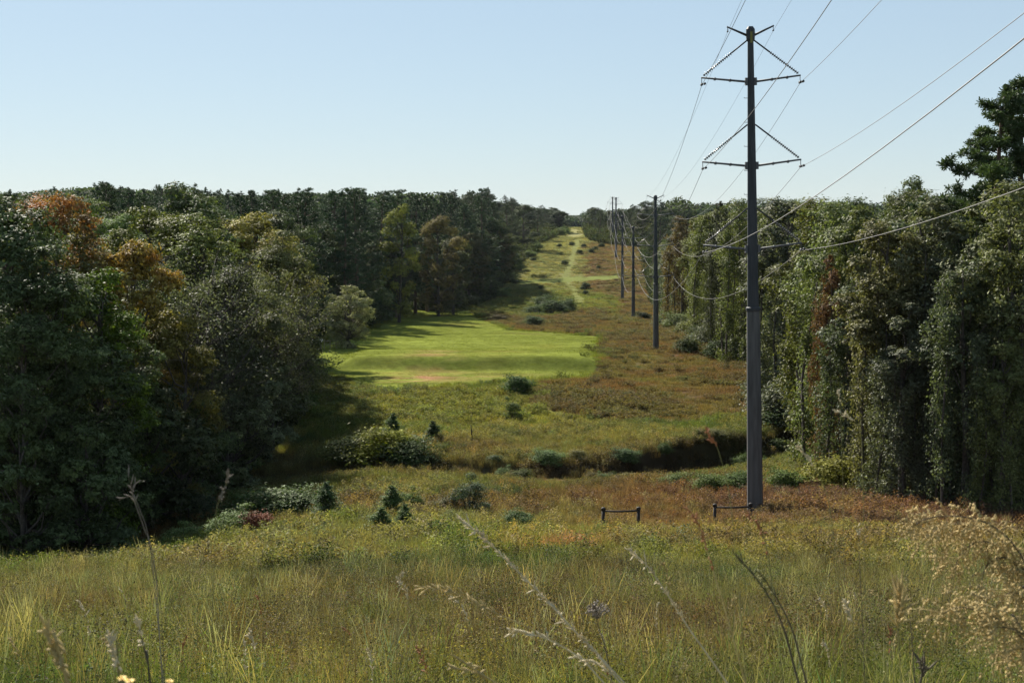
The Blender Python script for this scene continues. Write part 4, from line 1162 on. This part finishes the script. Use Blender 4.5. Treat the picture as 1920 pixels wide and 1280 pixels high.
stalk([(1500, 838), (1520, 865), (1540, 900), (1560, 980), (1590, 1290)], 2.8, "tall pale-tipped stalk in front of the vine wall's corner", 'greenstalk', 'straw', .07, 24, .012, rad=.0012)
stalk([(1568, 770), (1590, 782), (1612, 805), (1618, 900), (1625, 1290)], 2.9, "tallest thin stalk with bent pale tip in front of the vine wall", 'greenstalk', 'straw', .06, 20, .012, rad=.0010)
stalk([(1572, 735), (1575, 760), (1580, 900), (1585, 1290)], 3.4, "upright thin stalk with small pale tuft in front of the vine wall", 'greenstalk', 'straw', .04, 16, .010, rad=.0009)
stalk([(1325, 808), (1335, 825), (1348, 848), (1372, 960), (1400, 1290)], 2.3, "thin stalk with blurred rust-red seed head before the dark creek bank", 'greenstalk', 'rust', .05, 30, .010, rad=.0011, seedsz=.0045)
stalk([(1405, 968), (1420, 985), (1440, 1040), (1470, 1290)], 2.2, "rust-tinged stalk tip in front of the near pole's foot", 'greenstalk', 'rust', .09, 26, .009, rad=.0012)
stalk([(1290, 950), (1310, 985), (1335, 1060), (1370, 1180), (1400, 1290)], 2.0, "blurred reddish stalk left of the near pole's foot", 'plume', 'rust', .16, 34, .009, rad=.0014)
stalk([(1610, 985), (1612, 1060), (1618, 1180), (1622, 1290)], 3.0, "straight upright thin stalk in the foreground right of the near pole", 'darkstalk', 'straw', .03, 10, .01, rad=.0014)
stalk([(1700, 1078), (1704, 1130), (1710, 1200), (1716, 1290)], 2.8, "straight dark upright stalk before the faded plume", 'darkstalk', 'greenstalk', .03, 10, .01, rad=.0016)
stalk([(1585, 1128), (1592, 1150), (1605, 1200), (1610, 1290)], 2.2, "stalk with short cream seed tuft in the lower foreground", 'greenstalk', 'straw', .05, 30, .012, rad=.0012)
stalk([(1690, 1120), (1685, 1150), (1684, 1180), (1690, 1290)], 1.8, "stalk with feathery ochre seed head left of the upright dark stalk", 'greenstalk', 'plume', .06, 50, .03, rad=.0012)
stalk([(237, 880), (247, 915), (252, 935), (262, 965), (280, 1020), (300, 1130), (310, 1290)], 2.6, "twisted dead stalk with curled leaves in front of the dark wood", 'darkstalk', 'umbel', .10, 10, .016, name="dead_stalk", rad=.0011, seedsz=.004)
stalk([(268, 902), (256, 905), (248, 918), (252, 940), (268, 985), (290, 1060), (305, 1290)], 2.65, "curled dead stalk entwined with the twisted one before the dark wood", 'umbel', 'umbel', .06, 6, .014, name="dead_stalk", rad=.0011, seedsz=.004)
stalk([(222, 938), (235, 932), (250, 932), (262, 955), (282, 1030), (308, 1290)], 2.7, "thin curling side stalk beside the twisted dead stalk", 'umbel', 'umbel', .06, 5, .014, name="dead_stalk", rad=.0011, seedsz=.004)
stalk([(428, 888), (425, 905), (415, 930), (405, 965), (400, 1100), (395, 1290)], 2.0, "blurred grey-brown seed head on a thin stalk before the wood's shadow", 'greenstalk', 'umbel', .06, 40, .008, rad=.0009, seedsz=.004)
stalk([(88, 1180), (100, 1215), (118, 1250), (132, 1300)], 1.5, "broad blurred buff stalk in the lower foreground, leftmost of three", 'plume', 'plume', .12, 60, .014, rad=.003)
stalk([(205, 1195), (212, 1220), (222, 1250), (226, 1300)], 1.7, "pale woolly stalk, between the two other blurred stalks at lower left", 'greenstalk', 'straw', .08, 50, .011, rad=.002)
stalk([(258, 1165), (268, 1205), (278, 1250), (284, 1300)], 2.0, "dark-stemmed stalk just above the yellow flowers", 'darkstalk', 'straw', .05, 20, .014, rad=.0028)
stalk([(470, 1185), (475, 1210), (482, 1290)], 2.6, "stalk tipped with small white seed tuft in the left foreground", 'greenstalk', 'straw', .05, 26, .012, rad=.0010)
stalk([(1118, 1140), (1120, 1165), (1135, 1215), (1150, 1290)], 2.7, "dark stem topped by a dry grey umbel flower head", 'darkstalk', 'darkstalk', .03, 6, .03, name="dry_flower", cat="dry flower", rad=.0022)
# random thin stalks joining the grass top line
q = random.Random(99)
for k in range(26):
    px = q.uniform(30, 1900); tip = q.uniform(1050, 1230); d = q.uniform(3.2, 6.5); lx = q.uniform(-60, 20)
    stalk([(px + lx, tip), (px + lx * .6, tip + 25), (px + lx * .15, tip + 110), (px, 1290)], d, "fine straw-coloured grass stalk rising among the foreground grass", 'greenstalk', q.choice(['straw', 'plume', 'rust']), .12, 26, .014,
          rad=.0014, group="fine stalks among the foreground grass")

def umbel(px, py, d, label):
    c0 = at(px, py, d); q = random.Random(5)
    hb = MB()
    for k in range(70):
        v_ = Vector((q.gauss(0, 1), q.gauss(0, 1), abs(q.gauss(0, 1)) * .8)).normalized() * .035 * q.uniform(.6, 1)
        hb.tube([c0 - Vector((0, 0, .02)), c0 + v_], [.0006, .0006], 3, False); hb.tube([c0 + v_, c0 + v_ * 1.15], [.002, .0035], 4)
    return hb
for o in [o for o in C.objects if o.name.startswith("dry_flower")]:
    me = umbel(1120, 1148, 2.7 * 1.55, "").mesh("umbel", M['umbel']); me.transform(Matrix.Translation(-o.location)); link("flower_head", me, o)

def flower(px, py, d, label, rpx):
    c0 = at(px, py, d); g0 = float(gz(c0.x, c0.y)); o = link("yellow_flower", None); o.location = (c0.x, c0.y, g0)
    tag(o, label, "flower", "yellow flowers in the near grass")
    c_ = Vector((0, 0, c0.z - g0)); q = random.Random(px)
    link("stem", MB().tube([(0, 0, -.02), (.01, 0, c_.z * .5), tuple(c_ + Vector((0, 0, -.002)))], .0022, 6).mesh("stem", M['greenstalk']), o)
    rp = rpx * d / FPX; pb = MB()
    for k in range(9):
        an = k * .698 + q.uniform(-.1, .1); dv = Vector((math.cos(an), math.sin(an), q.uniform(.1, .5))); sv = Vector((-math.sin(an), math.cos(an), 0)) * rp * .24
        a0 = c_ + dv * rp * .2; a1 = c_ + dv * rp * .7; a2 = c_ + dv * rp * 1.0 - Vector((0, 0, rp * .12))
        pb.quad(a0 - sv * .4, a0 + sv * .4, a1 + sv, a1 - sv).quad(a1 - sv, a1 + sv, a2 + sv * .35, a2 - sv * .35)
    link("petals", pb.mesh("petals", M['petal'], False), o)
    link("disc", MB().tube([c_ - Vector((0, 0, .002)), c_ + Vector((0, 0, rp * .2)), c_ + Vector((0, 0, rp * .32))], [rp * .28, rp * .27, rp * .1], 10).mesh("disc", M['rust']), o)
flower(229, 1272, 2.0, "yellow daisy-like flower, leftmost of three at the bottom of the grass", 10)
flower(243, 1276, 2.02, "yellow daisy-like flower between the other two", 10)
flower(318, 1277, 2.15, "small yellow flower, rightmost and palest of three", 8)

# faded goldenrod plume arching in from the right
def plume(spines, d, label, seed, nfl=.40):
    d = d * 1.6
    q = random.Random(seed)
    root = curve_pts(spines[0], d)[-1]
    o = link("goldenrod_plume", None); o.location = root
    tag(o, label, "goldenrod")
    for sp in spines:
        pts = [p_ - root for p_ in curve_pts(sp, d + q.uniform(-.08, .12))]
        if sp is not spines[0]: pts = pts[:-6]
        n = len(pts)
        link("stem", MB().tube(pts, [.0012 + .002 * i / n for i in range(n)], 5, False).mesh("stem", M['darkstalk']), o)
        hb = MB()
        m_ = int(n * .85)
        for k in range(int(m_ * 9 * nfl)):
            f = q.random() * (m_ - 1); j = int(f); p_ = pts[j].lerp(pts[j + 1], f - j)
            g1 = Vector((q.gauss(-.25, .5), q.gauss(0, .6), q.gauss(-.1, .5))) * .062
            mid_ = p_ + g1 * .6 + Vector((0, 0, .006)); e = p_ + g1 * 1.1 - Vector((0, 0, .012))
            hb.tube([p_, mid_, e], [.0006, .0006, .0005], 3, False)
            for w_ in range(5):
                b0 = mid_.lerp(e, q.random()); dv = Vector((q.gauss(0, 1), q.gauss(0, 1), q.gauss(0, 1) + .3)).normalized() * q.uniform(.006, .013)
                hb.tube([b0, b0 + dv * .6, b0 + dv], [.0012, .0028, .0008], 4, False)
        link("flower_spray", hb.mesh("flower_spray", M['plume']), o)
    return o
plume([[(1712, 985), (1745, 970), (1800, 968), (1850, 980), (1900, 1020), (1935, 1100), (1950, 1300)],
       [(1735, 1010), (1770, 985), (1830, 985), (1880, 1015), (1915, 1070), (1940, 1150)],
       [(1790, 1075), (1800, 1040), (1835, 1015), (1880, 1030), (1925, 1090), (1945, 1150)],
       [(1840, 1100), (1850, 1060), (1885, 1045), (1920, 1075), (1945, 1150)]], 2.3, "tall arching faded goldenrod plume leaning in from the side", 3)
plume([[(1765, 1150), (1800, 1138), (1850, 1150), (1900, 1180), (1940, 1230), (1950, 1300)],
       [(1850, 1190), (1880, 1175), (1920, 1190), (1945, 1230)],
       [(1880, 1120), (1900, 1110), (1930, 1130), (1950, 1180)],
       [(1880, 1235), (1905, 1215), (1935, 1225), (1950, 1260)]], 2.1, "lower drooping faded goldenrod spray beneath the arching plume", 4)
q = random.Random(8)
pw = at(1725, 1262, 2.6)
stalk([(1728, 1238), (1735, 1255), (1728, 1270), (1722, 1300)], 2.4, "dark curled dead weed at the very bottom, left of the goldenrod", 'darkstalk', 'darkstalk', .05, 16, .03, name="dead_weed", cat="dead weed", rad=.003)

# ---------------------------------------------------------------- labels: rows of look-alikes are told apart by their order
ORD = ["nearest", "second nearest", "third nearest"] + [w_ + " nearest" for w_ in "fourth fifth sixth seventh eighth ninth tenth eleventh twelfth thirteenth fourteenth fifteenth sixteenth seventeenth eighteenth nineteenth twentieth twenty-first twenty-second twenty-third twenty-fourth twenty-fifth twenty-sixth twenty-seventh twenty-eighth twenty-ninth thirtieth".split()]
for grp, txt, key in [("front-row pines beside the meadow", "%s of the dark front-row pines on the meadow side of the pine wood", 1), ("yellow-green trees of the wood wall", "%s of the yellow-green vine-covered trees in the sunlit wood wall", 1),
                      ("grey-green trees of the wood wall", "%s of the grey-green vine-covered trees in the sunlit wood wall", 1), ("bushes at the foot of the wood wall", "%s of the low bushes at the foot of the vine-covered wood wall", 1),
                      ("scrub along the creek cut", "%s of the scrubby bushes beside the dark creek cut", 1), ("scrub bushes on the far slope", "%s of the small dark scrub bushes dotted on the far slope", 1), ("bushes along the far wood's foot", "%s of the low scrub bushes along the far wood's shaded foot", 1),
                      ("turning trees among the pines", "%s of the rusty-brown turning trees among the dark pines", 1), ("broadleaf trees among the pines", "%s of the grey-green broadleaf trees along the pine wood's edge", 1),
                      ("understory trees along the pine wood", "%s of the low shaded understory trees along the pine wood's foot", 1), ("trees on the far hill, shaded side", "%s of the dark trees on the far hill's shaded side", 1),
                      ("trees behind the distant poles", "%s of the dark trees in the woodland behind the distant poles", 1), ("trees beyond the wood wall", "%s of the dark trees behind the second pole, beyond the wood wall", 1)]:
    mem = sorted([o for o in C.objects if o.get("group") == grp and o.parent is None], key=lambda o: o.location.y)
    for o, w_ in zip(mem, ORD): o["label"] = txt % w_
mem = sorted([o for o in C.objects if o.get("group") == "fine stalks among the foreground grass"], key=lambda o: o.location.x / o.location.y)
for i, o in enumerate(mem):
    w_ = ORD[i].replace(" nearest", "").replace("nearest", "first")
    o["label"] = "fine straw-coloured stalk in the foreground grass, %s of its kind from the left" % w_

# ---------------------------------------------------------------- thin air over the valley
hm, t, out = newmat("haze_air")
pv = N(t, "ShaderNodeVolumePrincipled"); pv.inputs["Color"].default_value = (.82, .9, 1, 1); pv.inputs["Density"].default_value = .00002; pv.inputs["Anisotropy"].default_value = 0
t.links.new(pv.outputs[0], out.inputs["Volume"])
tag(link("haze", MB().box((300, 5800, 35), (30000, 13000, 140)).mesh("haze", hm, False)), "thin pale air over the valley", None, None, 'stuff')
